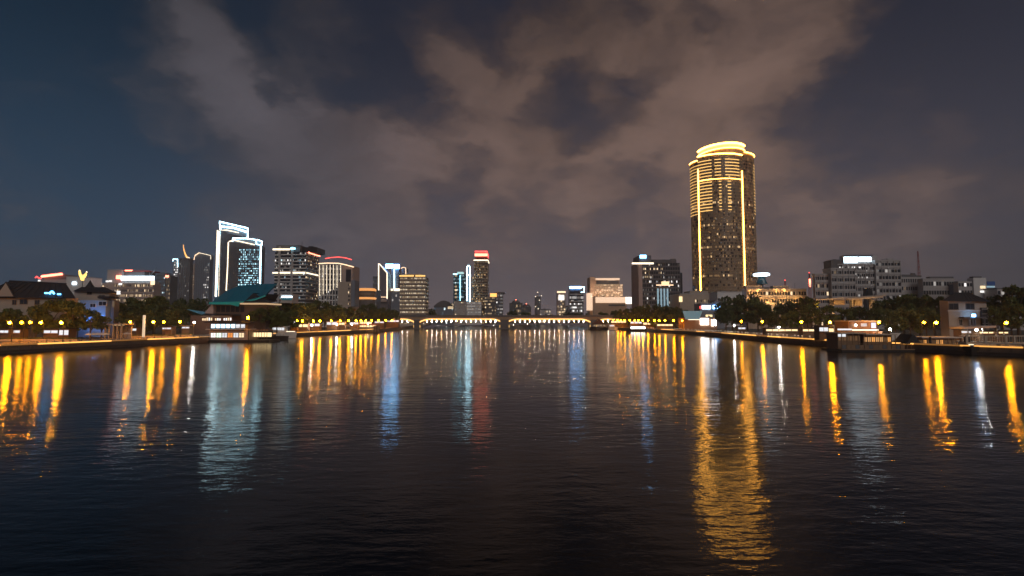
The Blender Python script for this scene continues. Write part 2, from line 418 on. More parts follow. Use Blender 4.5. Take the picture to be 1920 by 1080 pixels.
hz_m = bpy.data.materials.new('night_haze'); hz_m.use_nodes = True; hn = hz_m.node_tree; hn.nodes.clear()
ho = hn.nodes.new('ShaderNodeOutputMaterial'); hv = hn.nodes.new('ShaderNodeVolumePrincipled')
hv.inputs['Density'].default_value = .00021; hv.inputs['Color'].default_value = (.90, .90, .92, 1); hv.inputs['Anisotropy'].default_value = .35
hn.links.new(hv.outputs[0], ho.inputs['Volume'])
MB().box(-2900, 2900, -90, 3000, -2.6, 260, hz_m).build('haze', None, 'stuff')
cy.volume_bounces = 0

# ---------------------------------------------------------------- buildings
class Bld:
    """a building whose outline is given where it stands: pixel columns and rows at its own distance Y"""
    def __init__(s, name, label, cat, px, Y, group=None, z0=PROM):
        s.Y = Y; s.ox = at(px, 560, Y)[0]; s.z0 = z0
        s.root = thing(name, label, cat, (s.ox, Y, z0), 0, group)
    def x(s, px, py=540): return at(px, py, s.Y)[0]-s.ox
    def z(s, py): return at(960, py, s.Y)[1]-s.z0
    def p(s, px, py, y=0.0):
        X, Z = at(px, py, s.Y+y); return (X-s.ox, y, Z-s.z0)
    def xz(s, px, py): return (s.x(px, py), s.z(py))
    def part(s, mb, name, kind=None, label=None): return mb.build(name, s.root, kind, label)
    def body(s, x0, x1, ytop, d, m, name='wall', ybot=None, y0=0.0):
        z1 = s.z(ytop); z0 = 0 if ybot is None else s.z(ybot); ym = (ytop+560)/2
        a, b = s.x(x0, ym), s.x(x1, ym)
        s.part(MB().box(a, b, y0, y0+d, z0, z1, m), name)
        return dict(a=a, b=b, z0=z0, z1=z1, y0=y0, d=d)
def faces(B):
    """front, left and right faces of a body: origin, along, outward, width, height"""
    w = B['b']-B['a']; h = B['z1']-B['z0']
    return {'f': ((B['a'], B['y0'], B['z0']), (1,0,0), (0,-1,0), w, h),
            'r': ((B['b'], B['y0'], B['z0']), (0,1,0), (1,0,0), B['d'], h),
            'l': ((B['a'], B['y0']+B['d'], B['z0']), (0,-1,0), (-1,0,0), B['d'], h)}
def windows(b, face, cols, rows, mats, prob, fu=.7, fv=.6, v0=.0, v1=1.0, u0=0.0, u1=1.0, dark=None, weights=(6, 3, 1), name='lit_windows', rowvar=.6, t=.05):
    O, U, N, w, h = face; mb = MB(); cw = w*(u1-u0)/cols; rh = h*(v1-v0)/rows
    for r in range(rows):
        pr = prob*(1-rowvar+2*rowvar*random.random())
        for c in range(cols):
            lit = random.random() < pr
            if not lit and dark is None: continue
            m = random.choices(mats, weights[:len(mats)])[0] if lit else dark
            ua = w*u0+cw*(c+(1-fu)/2); va = h*v0+rh*(r+(1-fv)/2)
            mb.slab(O, U, N, ua, ua+cw*fu, va, va+rh*fv, -.02, t, m)
    if mb.v: b.part(mb, name, 'stuff')
def bands(b, face, rows, m, thick=.35, proud=.25, v0=0.0, v1=1.0, u0=0.0, u1=1.0, name='floor_band', each=True):
    O, U, N, w, h = face; rh = h*(v1-v0)/rows
    one = MB().slab((0,0,0), U, N, w*u0, w*u1, 0, rh*thick, .004, proud, m).mesh(name)
    for r in range(rows):
        link(one, name, b.root, None, None, (O[0], O[1], O[2]+h*v0+rh*r))
def mullions(b, face, cols, m, wd=.4, proud=.32, v0=0.0, v1=1.0, u0=0.0, u1=1.0, name='mullion'):
    O, U, N, w, h = face; cw = w*(u1-u0)/cols
    one = MB().slab((0,0,0), U, N, -wd/2, wd/2, h*v0, h*v1, .006, proud, m).mesh(name); U = Vector(U)
    for c in range(cols+1):
        p = Vector(O)+U*(w*u0+cw*c); link(one, name, b.root, None, None, p)
def strip(b, pts, r, m, name='light_strip', y=-.5):
    """glowing tube along the building's front, points given as pixel pairs"""
    P3 = [(b.x(p[0], p[1]), (p[2] if len(p) > 2 else y), b.z(p[1])) for p in pts]
    b.part(MB().tube(P3, r, m, 5), name)
def roofbox(b, x0, x1, ytop, ybot, y0, d, m, name='plant_room'):
    ym = ytop; b.part(MB().box(b.x(x0, ym), b.x(x1, ym), y0, y0+d, b.z(ybot), b.z(ytop), m), name)
clut = random.Random(21)
def clutter(b, B):
    w = B['b']-B['a']; z = B['z1']+.004
    for i in range(max(2, min(6, int(w/7)))):
        sx = clut.uniform(.8, 2.2); h = clut.uniform(1.2, 3.2); x = B['a']+1.5+sx+(w-3-2*sx)*clut.random(); y = B['y0']+clut.uniform(.5, .8)*B['d']; dy = min(1.2, B['d']*.15)
        k = clut.random()
        if k < .6: b.part(MB().box(x-sx, x+sx, y-dy, y+dy, z, z+h, clut.choice([conc, conc_dk, steel])), 'roof_unit')
        elif k < .85: b.part(MB().lathe([(sx*.6, z), (sx*.6, z+h*.8), (.1, z+h)], x, y, steel, 10), 'water_tank')
        else: b.part(MB().tube([(x, y, z), (x, y, z+h*2.2)], .12, steel, 5), 'antenna')
def parapet(b, B, m, hgt=1.2, name='parapet'):
    if not b.root.name.startswith(('gridded', 'red_light')): clutter(b, B)
    mb = MB(); z = B['z1']+.003; e = .25
    mb.box(B['a']-e, B['b']+e, B['y0']-e, B['y0']+.4, z, z+hgt, m); mb.box(B['a']-e, B['b']+e, B['y0']+B['d']-.4, B['y0']+B['d']+e, z, z+hgt, m)
    mb.box(B['a']-e, B['a']+.4, B['y0']+.403, B['y0']+B['d']-.403, z, z+hgt, m); mb.box(B['b']-.4, B['b']+e, B['y0']+.403, B['y0']+B['d']-.403, z, z+hgt, m)
    b.part(mb, name)
def lit_box(b, x0, x1, ytop, ybot, m, name='lit_sign', y0=-.6, d=.5, label=None):
    ym = (ytop+ybot)/2; return b.part(MB().box(b.x(x0, ym), b.x(x1, ym), y0, y0+d, b.z(ybot), b.z(ytop), m), name, None, label)

# --- the tall gold-lit tower on the right
b = Bld('round_tower', 'tallest tower, round fronted with gold light strips and a glowing crown ring', 'skyscraper', 1357, 560)
px = b.Y/F
def arc(cx, cy, a, bb, t0, t1, n):   # degrees, 270 = towards the river
    return [(cx+a*math.cos(R(t0+(t1-t0)*i/n)), cy+bb*math.sin(R(t0+(t1-t0)*i/n))) for i in range(n+1)]
c0 = b.p(1357, 420, 34)[0]; RA = 58.5*594/F
zw = b.p(1301, 304, 30)[2]; zwr = b.p(1406, 291.5, 24)[2]; zm = b.z(287); zc = b.z(267)
outer = arc(c0, 36, RA, 26, 0, 360, 48)[:-1]
b.part(MB().prism(outer, 0, zw, glass_bronze, 'z'), 'wall')
xl, xr = b.p(1311, 420, 12.6)[0], b.p(1394, 420, 6.2)[0]; AB = (xr-xl)/1.411; cb = xl+.809*AB
bay = arc(cb, 31, AB, 31, 216, 307, 26)
b.part(MB().prism(bay+[(c0+4, 44), (c0-4, 44)], 0, zm, glass_bronze, 'z'), 'centre_bay')
xl, xr = b.p(1310, 290, 31)[0], b.p(1396, 290, 10)[0]; AD = (xr-xl)/1.743; cd_ = xl+AD
drum = arc(cd_, 31.5, AD, 30.5, 180, 318, 26)
b.part(MB().prism(drum+[(c0+6, 44), (drum[0][0]+2, 40)], zm+.003, zc, bronze, 'z'), 'crown_drum')
def ring(pts, off, z0, z1, m, close=False):
    """a thin curved belt standing proud of the outline pts"""
    mb = MB(); n = len(pts)
    cx = sum(p[0] for p in pts)/n; cy = 34
    def o(p):
        v = Vector((p[0]-c0, p[1]-cy)); l = v.length; v = v*((l+off)/l); return (c0+v.x, cy+v.y)
    Q = [o(p) for p in pts]
    for i in range(n if close else n-1):
        j = (i+1) % n; A, Bq, Pp, Pq = Q[i], Q[j], pts[i], pts[j]
        mb.quad((A[0],A[1],z0),(Bq[0],Bq[1],z0),(Bq[0],Bq[1],z1),(A[0],A[1],z1), m)
        mb.quad((A[0],A[1],z1),(Bq[0],Bq[1],z1),(Pq[0],Pq[1],z1),(Pp[0],Pp[1],z1), m)
        mb.quad((Pp[0],Pp[1],z0),(Pq[0],Pq[1],z0),(Bq[0],Bq[1],z0),(A[0],A[1],z0), m)
    return mb
FL = 3.55
nfl = int(zm/FL)
wing_l = arc(c0, 36, RA, 26, 170, 222, 8); wing_r = arc(c0, 36, RA, 26, 288, 372, 13)
m_bay = ring(bay, .35, 0, .95, bronze).mesh('floor_band'); m_wl = ring(wing_l, .35, 0, .95, bronze).mesh('floor_band'); m_wr = ring(wing_r, .35, 0, .95, bronze).mesh('floor_band')
for i in range(nfl):
    link(m_bay, 'floor_band', b.root, None, None, (0, 0, i*FL))
    if i*FL < zw-1:
        link(m_wl, 'floor_band', b.root, None, None, (0, 0, i*FL))
    if i*FL < zwr-1: link(m_wr, 'floor_band', b.root, None, None, (0, 0, i*FL))
# mullions on the curve
nm = MB(); lw = MB()
fine_bay = arc(cb, 31, AB+.05, 31.05, 216, 307, 30); fl_l = arc(c0, 36, RA+.05, 26.05, 172, 220, 8); fl_r = arc(c0, 36, RA+.05, 26.05, 289, 370, 16)
for pts, top in ((fine_bay, zm), (fl_l, zw), (fl_r, zwr)):
    for p in pts:
        v = Vector((p[0]-c0, p[1]-34)).normalized(); n_ = Vector((v.x, v.y, 0)); U_ = Vector((-v.y, v.x, 0))
        nm.slab((p[0], p[1], 0), U_, n_, -.16, .16, 0, top, -.1, .30, bronze)
    hot_rows = {int(nfl*.18), int(nfl*.28), int(nfl*.45), int(nfl*.5), int(nfl*.58), int(nfl*.72)}
    for r in range(1, int(top/FL)):
        pr = .8
        for p, q in zip(pts[:-1], pts[1:]):
            if random.random() > pr: continue
            P0 = Vector((p[0], p[1], 0)); U_ = Vector((q[0]-p[0], q[1]-p[1], 0)); l = U_.length; U_.normalize(); n_ = Vector((U_.y, -U_.x, 0))
            wgt = (22, 2, .12) if r not in hot_rows else (4, 4, 1.6)
            lw.slab(P0, U_, n_, l*.12, l*.88, r*FL+1.1, r*FL+FL-.3, -.2, .12, random.choices(w_gold, wgt)[0])
b.part(nm, 'mullions', 'stuff'); b.part(lw, 'lit_windows', 'stuff')
def ring_strip(pts, z, r, m, off=.7):
    Q = []
    for p in pts:
        v = Vector((p[0]-c0, p[1]-34)); l = v.length; v *= (l+off)/l; Q.append((c0+v.x, 34+v.y, z))
    b.part(MB().tube(Q, r, m, 6), 'light_strip')
ring_strip(drum, zc-.3, 1.15, led_gold); ring_strip(drum, zc-5.5, .6, led_gold); ring_strip(bay, zm-.5, .75, led_gold)
b.part(ring(drum, .25, zc-4.8, zc-1.4, led_gold_soft), 'crown_glow_band')
ring_strip(arc(c0, 36, RA, 26, 172, 222, 8), zw, .6, led_gold); ring_strip(arc(c0, 36, RA, 26, 290, 368, 12), zwr+.2, .6, led_gold)
b.part(MB().prism(arc(c0, 36, RA-.6, 25.5, 288, 370, 12)+[(c0+8, 42), (c0+8, 20)], zw+.003, zwr, bronze, 'z'), 'roof_step')
dense0 = arc(cb, 31, AB, 31, 216, 307, 120)
for pxs, ytop in ((1313.5, 312), (1391, 318)):       # the two vertical strips
    X = b.p(pxs, 430, 9)[0]
    best = min(dense0, key=lambda p: abs(p[0]-X))
    v = Vector((best[0]-c0, best[1]-34)).normalized()
    b.part(MB().tube([(X+v.x*.2, best[1]+v.y*1.0, b.z(545)), (X+v.x*.2, best[1]+v.y*1.0, b.z(ytop))], .62, led_gold, 6), 'light_strip')
# lit lines around the upper floors
def seg_arc(pts, xa, xb):
    return [p for p in pts if b.p(xa, 330, 4)[0] <= p[0] <= b.p(xb, 330, 4)[0]]
dense = arc(cb, 31, AB, 31, 216, 307, 120)
k = 0
for i in range(nfl-18, nfl-1):
    z = i*FL+.5
    yy = i/nfl
    segs = [(1314, 1335)] if i >= nfl-18 else []
    if nfl-18 <= i <= nfl-9: segs += [(1345, 1350.5), (1360.5, 1368)]
    if i >= nfl-7: segs += [(1339, 1350), (1357, 1386)]
    for xa, xb in segs:
        Q = seg_arc(dense, xa, xb)
        if len(Q) > 1: b.part(ring(Q, .55, z-.35, z+.55, led_gold_soft), 'lit_floor_line')
    if i*FL < zw-1:
        b.part(ring(wing_l, .55, z-.25, z+.35, led_gold_soft), 'lit_floor_line'); b.part(ring(arc(c0, 36, RA, 26, 325, 372, 8), .55, z-.25, z+.35, led_gold_soft), 'lit_floor_line')
ring_strip([p for p in dense], nfl*FL-8*FL, .35, led_gold)
ring_strip([p for p in dense], FL*9, .28, led_gold_soft)

# --- low podium blocks at the foot of the tower
b = Bld('podium_block', 'pale low block below the left foot of the tallest tower', 'building', 1300, 470)
B = b.body(1275, 1330, 552, 30, cream); roofbox(b, 1296, 1330, 545, 552, 3, 18, cream); parapet(b, B, conc, .8)
f = faces(B)['f']; windows(b, f, 8, 3, w_warm, .35, .6, .4, .3, .9, .5, 1, glass_dark)
lit_box(b, 1273, 1279, 556, 566, shop_warm, 'lit_bay')
b = Bld('podium_block', 'pale block with lit ground floor below the right strip of the tallest tower', 'building', 1370, 480)
B = b.body(1345, 1400, 548, 28, whitewall); parapet(b, B, conc, .8); windows(b, faces(B)['f'], 10, 3, w_warm, .4, .7, .4, .2, .9, dark=glass_dark)
b = Bld('orange_block', 'long low block washed in orange light right of the tallest tower', 'building', 1450, 400)
B = b.body(1400, 1512, 543, 8, cream); roofbox(b, 1400, 1430, 535, 543, 1, 5, cream, 'roof_storey'); roofbox(b, 1451, 1480, 536, 543, 1, 5, cream, 'roof_storey'); parapet(b, B, conc, .7)
f = faces(B)['f']; bands(b, f, 4, conc, .3, .5, .2, 1); windows(b, f, 22, 4, w_warm, .4, .7, .45, .24, 1.0, dark=glass_dark)
def added_flood(b, px_, py_, y, m, sz=.5):      # added light that washes the facade, shielded from the river side
    x_, y_, z_ = b.p(px_, py_, y); mb = MB().box(x_-sz, x_+sz, y_, y_+.12, z_-sz*.7, z_+sz*.7, m)
    f_ = b.part(mb, 'unseen_floodlight'); MB().box(x_-sz-.2, x_+sz+.2, y_-.14, y_-.02, z_-sz, z_+sz, black).tube([(x_, y_-.3, z_-sz), (x_, y_-.3, -2 if z_ > 2 else z_-2)], .08, black, 4).build('flood_shield', f_)
fl_orange = emi('added_flood_orange', (1, .50, .13), 260); fl_peach = emi('added_flood_peach', (1, .66, .42), 420)
for q in (1405, 1428, 1452, 1476, 1500): added_flood(b, q, 566, -5.5, fl_orange)
for q in (1408, 1424, 1458, 1474): added_flood(b, q, 545.5, -2.0, fl_orange, .3)
# drum shaped sign
b = Bld('roof_sign', 'white and blue glowing drum sign standing above the orange-washed block', 'sign', 1429, 425)
b.part(MB().lathe([(1.6, 0), (1.2, b.z(530)), (1.2, b.z(520))], 0, 0, steel, 10), 'stem')
b.part(MB().lathe([(3.0, b.z(518.5)), (6.2, b.z(516.8)), (6.4, b.z(514)), (5.5, b.z(512.5))], 0, 0, sign_white, 18), 'lit_drum'); b.part(MB().lathe([(4.6, b.z(533)), (3.8, b.z(529)), (2.8, b.z(523)), (2.9, b.z(518.7))], 0, 0, glass_teal, 14), 'glass_collar')
def mast(px_, y0, y1, Y, label, lit=True):
    b = Bld('radio_mast', label, 'mast', px_, Y)
    z1 = b.z(y0); zb = b.z(y1); w = .9
    mb = MB(); n = 9
    for sx, sy in ((-1,-1),(1,-1),(1,1),(-1,1)): mb.tube([(sx*w, sy*w, 0), (sx*w*.85, sy*w*.85, zb), (sx*.2, sy*.2, z1)], .16, redpaint, 4)
    b.part(mb, 'leg_frame'); br = MB()
    for i in range(n):
        za = zb+(z1-zb)*i/n; zc_ = zb+(z1-zb)*(i+1)/n; wa = w*.85*(1-i/n)+.2; wb = w*.85*(1-(i+1)/n)+.2
        br.tube([(-wa, -wa, za), (wb, -wb, zc_)], .1, redpaint if i % 2 else hull_wt, 4); br.tube([(wa, -wa, za), (-wb, -wb, zc_)], .1, redpaint, 4)
    b.part(br, 'brace_lattice', 'stuff')
    if lit: b.part(MB().ball((0, 0, z1+.3), .55, led_red), 'beacon')
    return b
mast(1725, 471, 520, 420, 'tall thin red lattice mast above the grey blocks on the right', False)
mast(1473, 526, 545, 430, 'short red-lit mast above the orange-washed block')
b = mast(1519, 512, 545, 440, 'red-lit mast left of the large grey hospital block'); b.part(MB().box(-.7, .7, -.7, -.3, b.z(538), b.z(523), led_red_hot), 'lit_panel')

# --- big grey hospital-like block on the right
b = Bld('grey_block', 'large stepped grey block with two white glowing rooftop signs', 'building', 1610, 380)
B1 = b.body(1572, 1640, 497, 9, conc); B2 = b.body(1530, 1571.6, 515, 3, pinkst, y0=1); B3 = b.body(1640.4, 1687, 490, 6, conc, y0=-1)
Bc = b.body(1556, 1600, 505, 10, conc, 'stair_wing', y0=-2)
for Bx, cols, rows, mt, pr in ((B1, 17, 9, w_white, .10), (B2, 10, 7, w_warm, .12), (B3, 8, 10, w_white, .28), (Bc, 9, 8, w_warm, .10)):
    f = faces(Bx)['f']; bands(b, f, rows, conc, .34, .4); mullions(b, f, max(3, cols//2), conc, .45, .5)
    windows(b, f, cols, rows, mt, pr, .74, .48, 0.03, 1.0, dark=glass_dark, rowvar=.9); parapet(b, Bx, conc, .9)
f = faces(B1)['f']; windows(b, f, 24, 4, w_white, .3, .4, .4, .78, .99, 0, .8, weights=(1, 2, 3), name='string_lights', t=.6)
f = faces(B3)['r']; 
R1 = b.body(1588, 1652, 478, 5, conc, 'roof_storey', ybot=497.2, y0=3)
lit_box(b, 1586.5, 1612, 481, 492, sign_white, 'lit_sign', 2.2, .5); lit_box(b, 1615, 1637.5, 481, 489.5, sign_white, 'lit_sign', 2.2, .5)
roofbox(b, 1586, 1640, 477, 480.5, 2, .9, conc_blue, 'sign_frame'); roofbox(b, 1558, 1578, 490, 505.2, 0, 9, conc_dk)
b.part(MB().prism([(b.x(1558)+0, b.z(490)+.01), (b.x(1579), b.z(490)+.01), (b.x(1576), b.z(487)), (b.x(1566), b.z(486)), (b.x(1560), b.z(488))], 0, 9, conc_dk), 'roof_vault')
# --- grey blocks further right
b = Bld('grey_office', 'grey office block with square windows between the hospital block and the mast', 'building', 1705, 400)
B = b.body(1690, 1728, 519, 5, conc); f = faces(B)['f']; windows(b, f, 9, 6, w_warm, .15, .6, .45, .1, 1, dark=glass_dark); parapet(b, B, conc_dk, 1.0); roofbox(b, 1692, 1720, 514.5, 518.8, 1, 3, conc_dk)
b = Bld('grey_office', 'wide stepped grey block with dark glass right of the lattice mast', 'building', 1770, 390)
B = b.body(1731, 1790, 524, 5, conc); B2 = b.body(1779, 1813, 534, 5, conc_blue, y0=-5.2); roofbox(b, 1745, 1790, 518.5, 523.5, 1, 3.5, conc_dk)
for Bx, c in ((B, 12), (B2, 8)):
    windows(b, faces(Bx)['f'], c, 5, w_white, .06, .8, .5, .1, 1, dark=glass_dark); parapet(b, Bx, conc, .8); bands(b, faces(Bx)['f'], 5, conc, .3, .3, .1, 1)
b = Bld('pale_block', 'pale block with a blue panel and three lit windows near the right edge', 'building', 1840, 360)
B = b.body(1826, 1850, 521, 5, whitewall); B2 = b.body(1850.4, 1867, 527, 4, conc_blue, y0=.5); B3 = b.body(1799, 1825.6, 527, 4, conc, y0=.8); roofbox(b, 1827, 1843, 518, 520.8, 1, 3, conc_dk)
lit_box(b, 1838, 1847, 536, 541, w_warm[2], 'lit_window', -.3, .4); lit_box(b, 1838, 1848.5, 545, 548.5, w_white[2], 'lit_window', -.3, .4); lit_box(b, 1851, 1866, 545, 548.5, w_white[2], 'lit_window', .2, .4); lit_box(b, 1851, 1866, 536, 539, w_cool[1], 'lit_window', .2, .4)
lit_box(b, 1851, 1866, 528, 535, mat('panel_blue', (.05, .12, .35), .4), 'blue_panel', .1, .4)
windows(b, faces(B3)['f'], 5, 6, w_white, .05, .7, .45, .1, 1, dark=glass_dark)
b = Bld('pale_block', 'low pale block partly behind the tall tree at the right edge', 'building', 1895, 350)
B = b.body(1870, 1925, 542, 18, conc); windows(b, faces(B)['f'], 8, 5, w_white, .1, .7, .5, .1, 1, dark=glass_dark); parapet(b, B, conc_dk, .7)

# --- dark office with the cyan roof sign
b = Bld('dark_office', 'dark glass office with a cyan roof sign and golden mid-height bay', 'office tower', 1235, 500)
B = b.body(1198, 1275, 493, 29, glass_dark); Bs = b.body(1275.4, 1281, 511, 24, glass_dark, y0=2)
b.part(MB().box(B['a']-.5, B['a']+3.2, -.8, 29.5, 0, B['z1'], pinkst), 'corner_wall')
f = faces(B)['f']; bands(b, f, 15, conc_dk, .35, .35, 0, 1, .06); mullions(b, f, 16, conc_dk, .4, .42, 0, 1, .06); windows(b, f, 30, 15, w_white, .22, .7, .5, .02, 1, .06, 1, rowvar=.9, weights=(6, 2, 1.5)); windows(b, f, 12, 4, w_warm, .5, .6, .5, .75, 1, .1, .6, weights=(2, 3, 2))
windows(b, faces(Bs)['f'], 3, 13, w_white, .3, .7, .5)
lit_box(b, 1184.5, 1225, 492.5, 495.5, led_cream, 'light_strip', -1.2, .4)
roofbox(b, 1198, 1221, 479, 492.4, 0, 24, conc_dk, 'roof_storey'); roofbox(b, 1225, 1270, 486, 492.4, 3, 20, conc_dk, 'roof_storey'); roofbox(b, 1262, 1270, 484, 486, 5, 8, conc_dk)
lit_box(b, 1200, 1211, 478.5, 484, sign_blue, 'lit_sign', -.9, .5)
lit_box(b, 1240, 1254, 528, 533.5, shop_warm, 'lit_bay', -1.0, .6); lit_box(b, 1230, 1262, 533.8, 535.4, led_warm, 'light_strip', -1.2, .6)
for q in range(4): lit_box(b, 1232+q*6, 1235+q*6, 541, 575, w_cool[1], 'lit_stair', -.7, .3)

# --- beige hotel lit from below
b = Bld('beige_hotel', 'beige hotel brightly floodlit over a glowing white podium', 'hotel', 1140, 620)
hotel = mat('hotel_stone', (.60, .42, .30), .8, 0, .1, .2)
B = b.body(1110, 1167, 533, 22, hotel); Bt = b.body(1110, 1162, 521, 18, hotel, 'roof_storey', 533.2, 1); b.part(MB().box(B['a']-2.5, B['a']+4, -.6, 22.5, 0, b.z(519.5), hotel), 'corner_wall')
f = faces(B)['f']; bands(b, f, 9, hotel, .4, .35, .45, 1); mullions(b, f, 13, hotel, .8, .5, .45, 1); windows(b, f, 13, 9, w_hot+w_warm[1:2], .9, .95, .8, .45, 1, rowvar=.1, weights=(2, 3))
lit_box(b, 1117, 1162, 521.5, 525, led_peach, 'light_strip', .3, .5); lit_box(b, 1139, 1153, 525.5, 529.5, led_peach, 'lit_sign', .2, .5); roofbox(b, 1118, 1160, 526, 533, -.2, .6, conc_dk, 'dark_frieze')
Bp = b.body(1109, 1170, 557, 14, hotel, 'podium', None, -14.2); lit_box(b, 1113, 1168, 558, 568.5, led_peach, 'lit_fascia', -14.9, .5); lit_box(b, 1137, 1167, 571.5, 574, conc_dk, 'dark_frieze', -14.9, .5)
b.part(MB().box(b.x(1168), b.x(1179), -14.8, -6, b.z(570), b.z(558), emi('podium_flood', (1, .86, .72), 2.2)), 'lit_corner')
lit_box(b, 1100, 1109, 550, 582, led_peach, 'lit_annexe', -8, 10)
for q in (1114, 1132, 1150, 1166): added_flood(b, q, 556.5, -12.5, fl_peach, .8)
# --- two small lit towers
b = Bld('small_tower', 'small tower with cyan sign and white lit floors left of the beige hotel', 'office tower', 1081, 800)
B = b.body(1068, 1094, 546, 20, glass_dark); f = faces(B)['f']; bands(b, f, 9, conc, .3, .4); windows(b, f, 10, 9, w_white, .75, .85, .6, .05, .95, weights=(3, 3, 2)); roofbox(b, 1068, 1088, 538.5, 545.8, 1, 14, conc_blue, 'roof_storey')
lit_box(b, 1068, 1090, 537, 541, sign_blue, 'lit_sign', -.4, .5); strip(b, [(1090, 538), (1095, 538), (1095, 548), (1089, 548)], .5, led_white)
b = Bld('small_tower', 'slim pale tower with warm lit top standing alone right of the bridge pier', 'office tower', 1052, 820)
B = b.body(1045, 1060, 548, 16, pinkst); f = faces(B)['f']; windows(b, f, 5, 10, w_warm, .6, .85, .6, .05, .95, weights=(3, 3, 2)); lit_box(b, 1044.5, 1060.5, 546, 549, led_warm, 'light_strip', -.5, .5); lit_box(b, 1047, 1058, 553, 563, w_white[2], 'lit_floors', -.4, .3)
b = Bld('distant_tower', 'faint distant tower dotted with a few round lights above the bridge', 'tower', 1008, 1600)
B = b.body(1003, 1014, 556, 20, conc_dk)
for q, (x_, y_) in enumerate(((1008, 548), (1004, 556), (1015, 554.5), (1011.5, 563), (1009, 579), (1004, 575))): b.part(MB().ball((b.x(x_), -2, b.z(y_)), 1.5, led_cream), 'beacon')
b.part(MB().box(-1, 1, 5, 7, B['z1'], b.z(548), steel), 'antenna')
# --- low dark blocks behind the bridge, middle
for (x0, x1, yt, Y, lab, mt) in ((955, 980, 569, 900, 'dark domed block with a red glow on its roof behind the bridge', w_warm), (978, 996, 576, 950, 'low block with warm lights right of the dark domed one', w_warm),
        (1012, 1032, 581, 900, 'low bright pale hall behind the bridge', w_hot), (1056, 1070, 575, 860, 'low block tucked between the two small lit towers', w_white)):
    b = Bld('low_block', lab, 'building', (x0+x1)/2, Y); B = b.body(x0, x1, yt, 20, conc_dk if mt is not w_hot else whitewall)
    windows(b, faces(B)['f'], 8, 4, mt, .4, .8, .5); parapet(b, B, conc_dk, 1.0)
    if 'domed' in lab:
        b.part(MB().ball(((B['a']+B['b'])/2, 10, B['z1']), 8, conc_dk, 14, 8, .8), 'dome'); b.part(MB().ball(((B['a']+B['b'])/2, 2, B['z1']+6.5), .9, led_red_hot), 'beacon')

# --- tower with the red crown
b = Bld('red_crown_tower', 'slender tower with red glowing crown and scattered warm windows', 'skyscraper', 905, 760)
B = b.body(889, 914, 488, 42, glass_bronze); parapet(b, B, whitewall, 1.5)
f = faces(B)['f']; bands(b, f, 24, bronze, .3, .4); mullions(b, f, 8, bronze, .4, .45); windows(b, f, 13, 24, w_gold, .42, .6, .6, .0, 1, weights=(3, 4, 3), rowvar=.7)
r_ = faces(B)['r']; bands(b, r_, 24, conc, .3, .4); windows(b, r_, 9, 24, w_warm, .25, .6, .5)
Bc = b.body(891, 913, 472, 34, mat('crown_red', (.30, .06, .05), .6), 'crown', 484, 3)
lit_box(b, 890, 914, 475, 480, led_red_hot, 'lit_sign', 1.6, .9); lit_box(b, 890, 914, 470, 473, led_red, 'light_strip', 1.6, .9); b.part(MB().box(Bc['b'], Bc['b']+1, 3, 37, b.z(479), b.z(473), led_red), 'light_strip')
lit_box(b, 888, 914.5, 487, 489, led_cream, 'light_strip', -.9, .6); b.part(MB().box(B['b']+.3, B['b']+.9, 0, 42, b.z(488.6), b.z(487), led_cream), 'light_strip')
Bw = b.body(884.5, 890, 519, 20, glass_bronze, 'side_wing', None, -1); windows(b, faces(Bw)['f'], 4, 18, w_gold, .6, .6, .6, weights=(2, 4, 3)); bands(b, faces(Bw)['f'], 18, bronze, .3, .3)
# --- teal tower, needle and low blocks around
b = Bld('teal_tower', 'teal glass tower left of the white outlined needle', 'office tower', 863, 780)
B = b.body(850, 873, 514, 22, glass_teal); f = faces(B)['f']; bands(b, f, 14, mat('teal_cladding', (.05, .13, .15), .5), .4, .4); windows(b, f, 8, 14, w_cool, .55, .7, .5, weights=(5, 2, .6)); windows(b, f, 1, 14, w_warm, .9, .9, .5, .0, 1, .12, .3, t=.5, weights=(1, 3, 2)); strip(b, [(863, 573), (863, 516)], .4, led_cyan, y=-.8)
roofbox(b, 857, 868, 509.5, 513.8, 2, 12, emi('cap_glow', (.6, .95, .95), .7), 'lit_cap'); lit_box(b, 850, 857, 513, 515, led_cyan, 'light_strip')
b = Bld('outlined_needle', 'slim fin outlined in pale blue light beside the teal tower', 'tower', 878, 740)
b.body(875.5, 880.5, 499, 10, conc_blue); strip(b, [(875.5, 572), (875.5, 501), (877, 498), (880, 498), (881, 501), (881, 566)], .55, led_white); lit_box(b, 877, 879.5, 515, 516.5, led_white, 'cross_strip')
b = Bld('banded_block', 'low white block with level bands below the outlined needle', 'building', 888, 700)
B = b.body(875, 902, 566, 20, whitewall); f = faces(B)['f']; bands(b, f, 6, whitewall, .5, .5, .2, 1); windows(b, f, 10, 6, w_white, .9, .95, .4, .2, 1, rowvar=.1, weights=(2, 5, 0))
b = Bld('banded_block', 'grey louvred low block left of the outlined needle', 'building', 860, 690)
B = b.body(851, 873.5, 565, 20, conc); f = faces(B)['f']; bands(b, f, 8, conc, .4, .4); parapet(b, B, conc_dk, 1); windows(b, f, 10, 8, w_warm, .15, .8, .4)
b = Bld('banded_block', 'block with lit bands and an orange corner right of the red-crowned tower', 'office', 926, 720)
B = b.body(909, 930, 556, 22, conc_dk); B2 = b.body(930.3, 943, 551, 20, conc_blue, y0=3)
windows(b, faces(B)['f'], 8, 9, w_warm, .5, .8, .5, weights=(3, 3, 1)); windows(b, faces(B2)['f'], 5, 9, w_white, .35, .8, .5); bands(b, faces(B)['f'], 9, conc_dk, .3, .3); bands(b, faces(B2)['f'], 9, conc_dk, .3, .3)
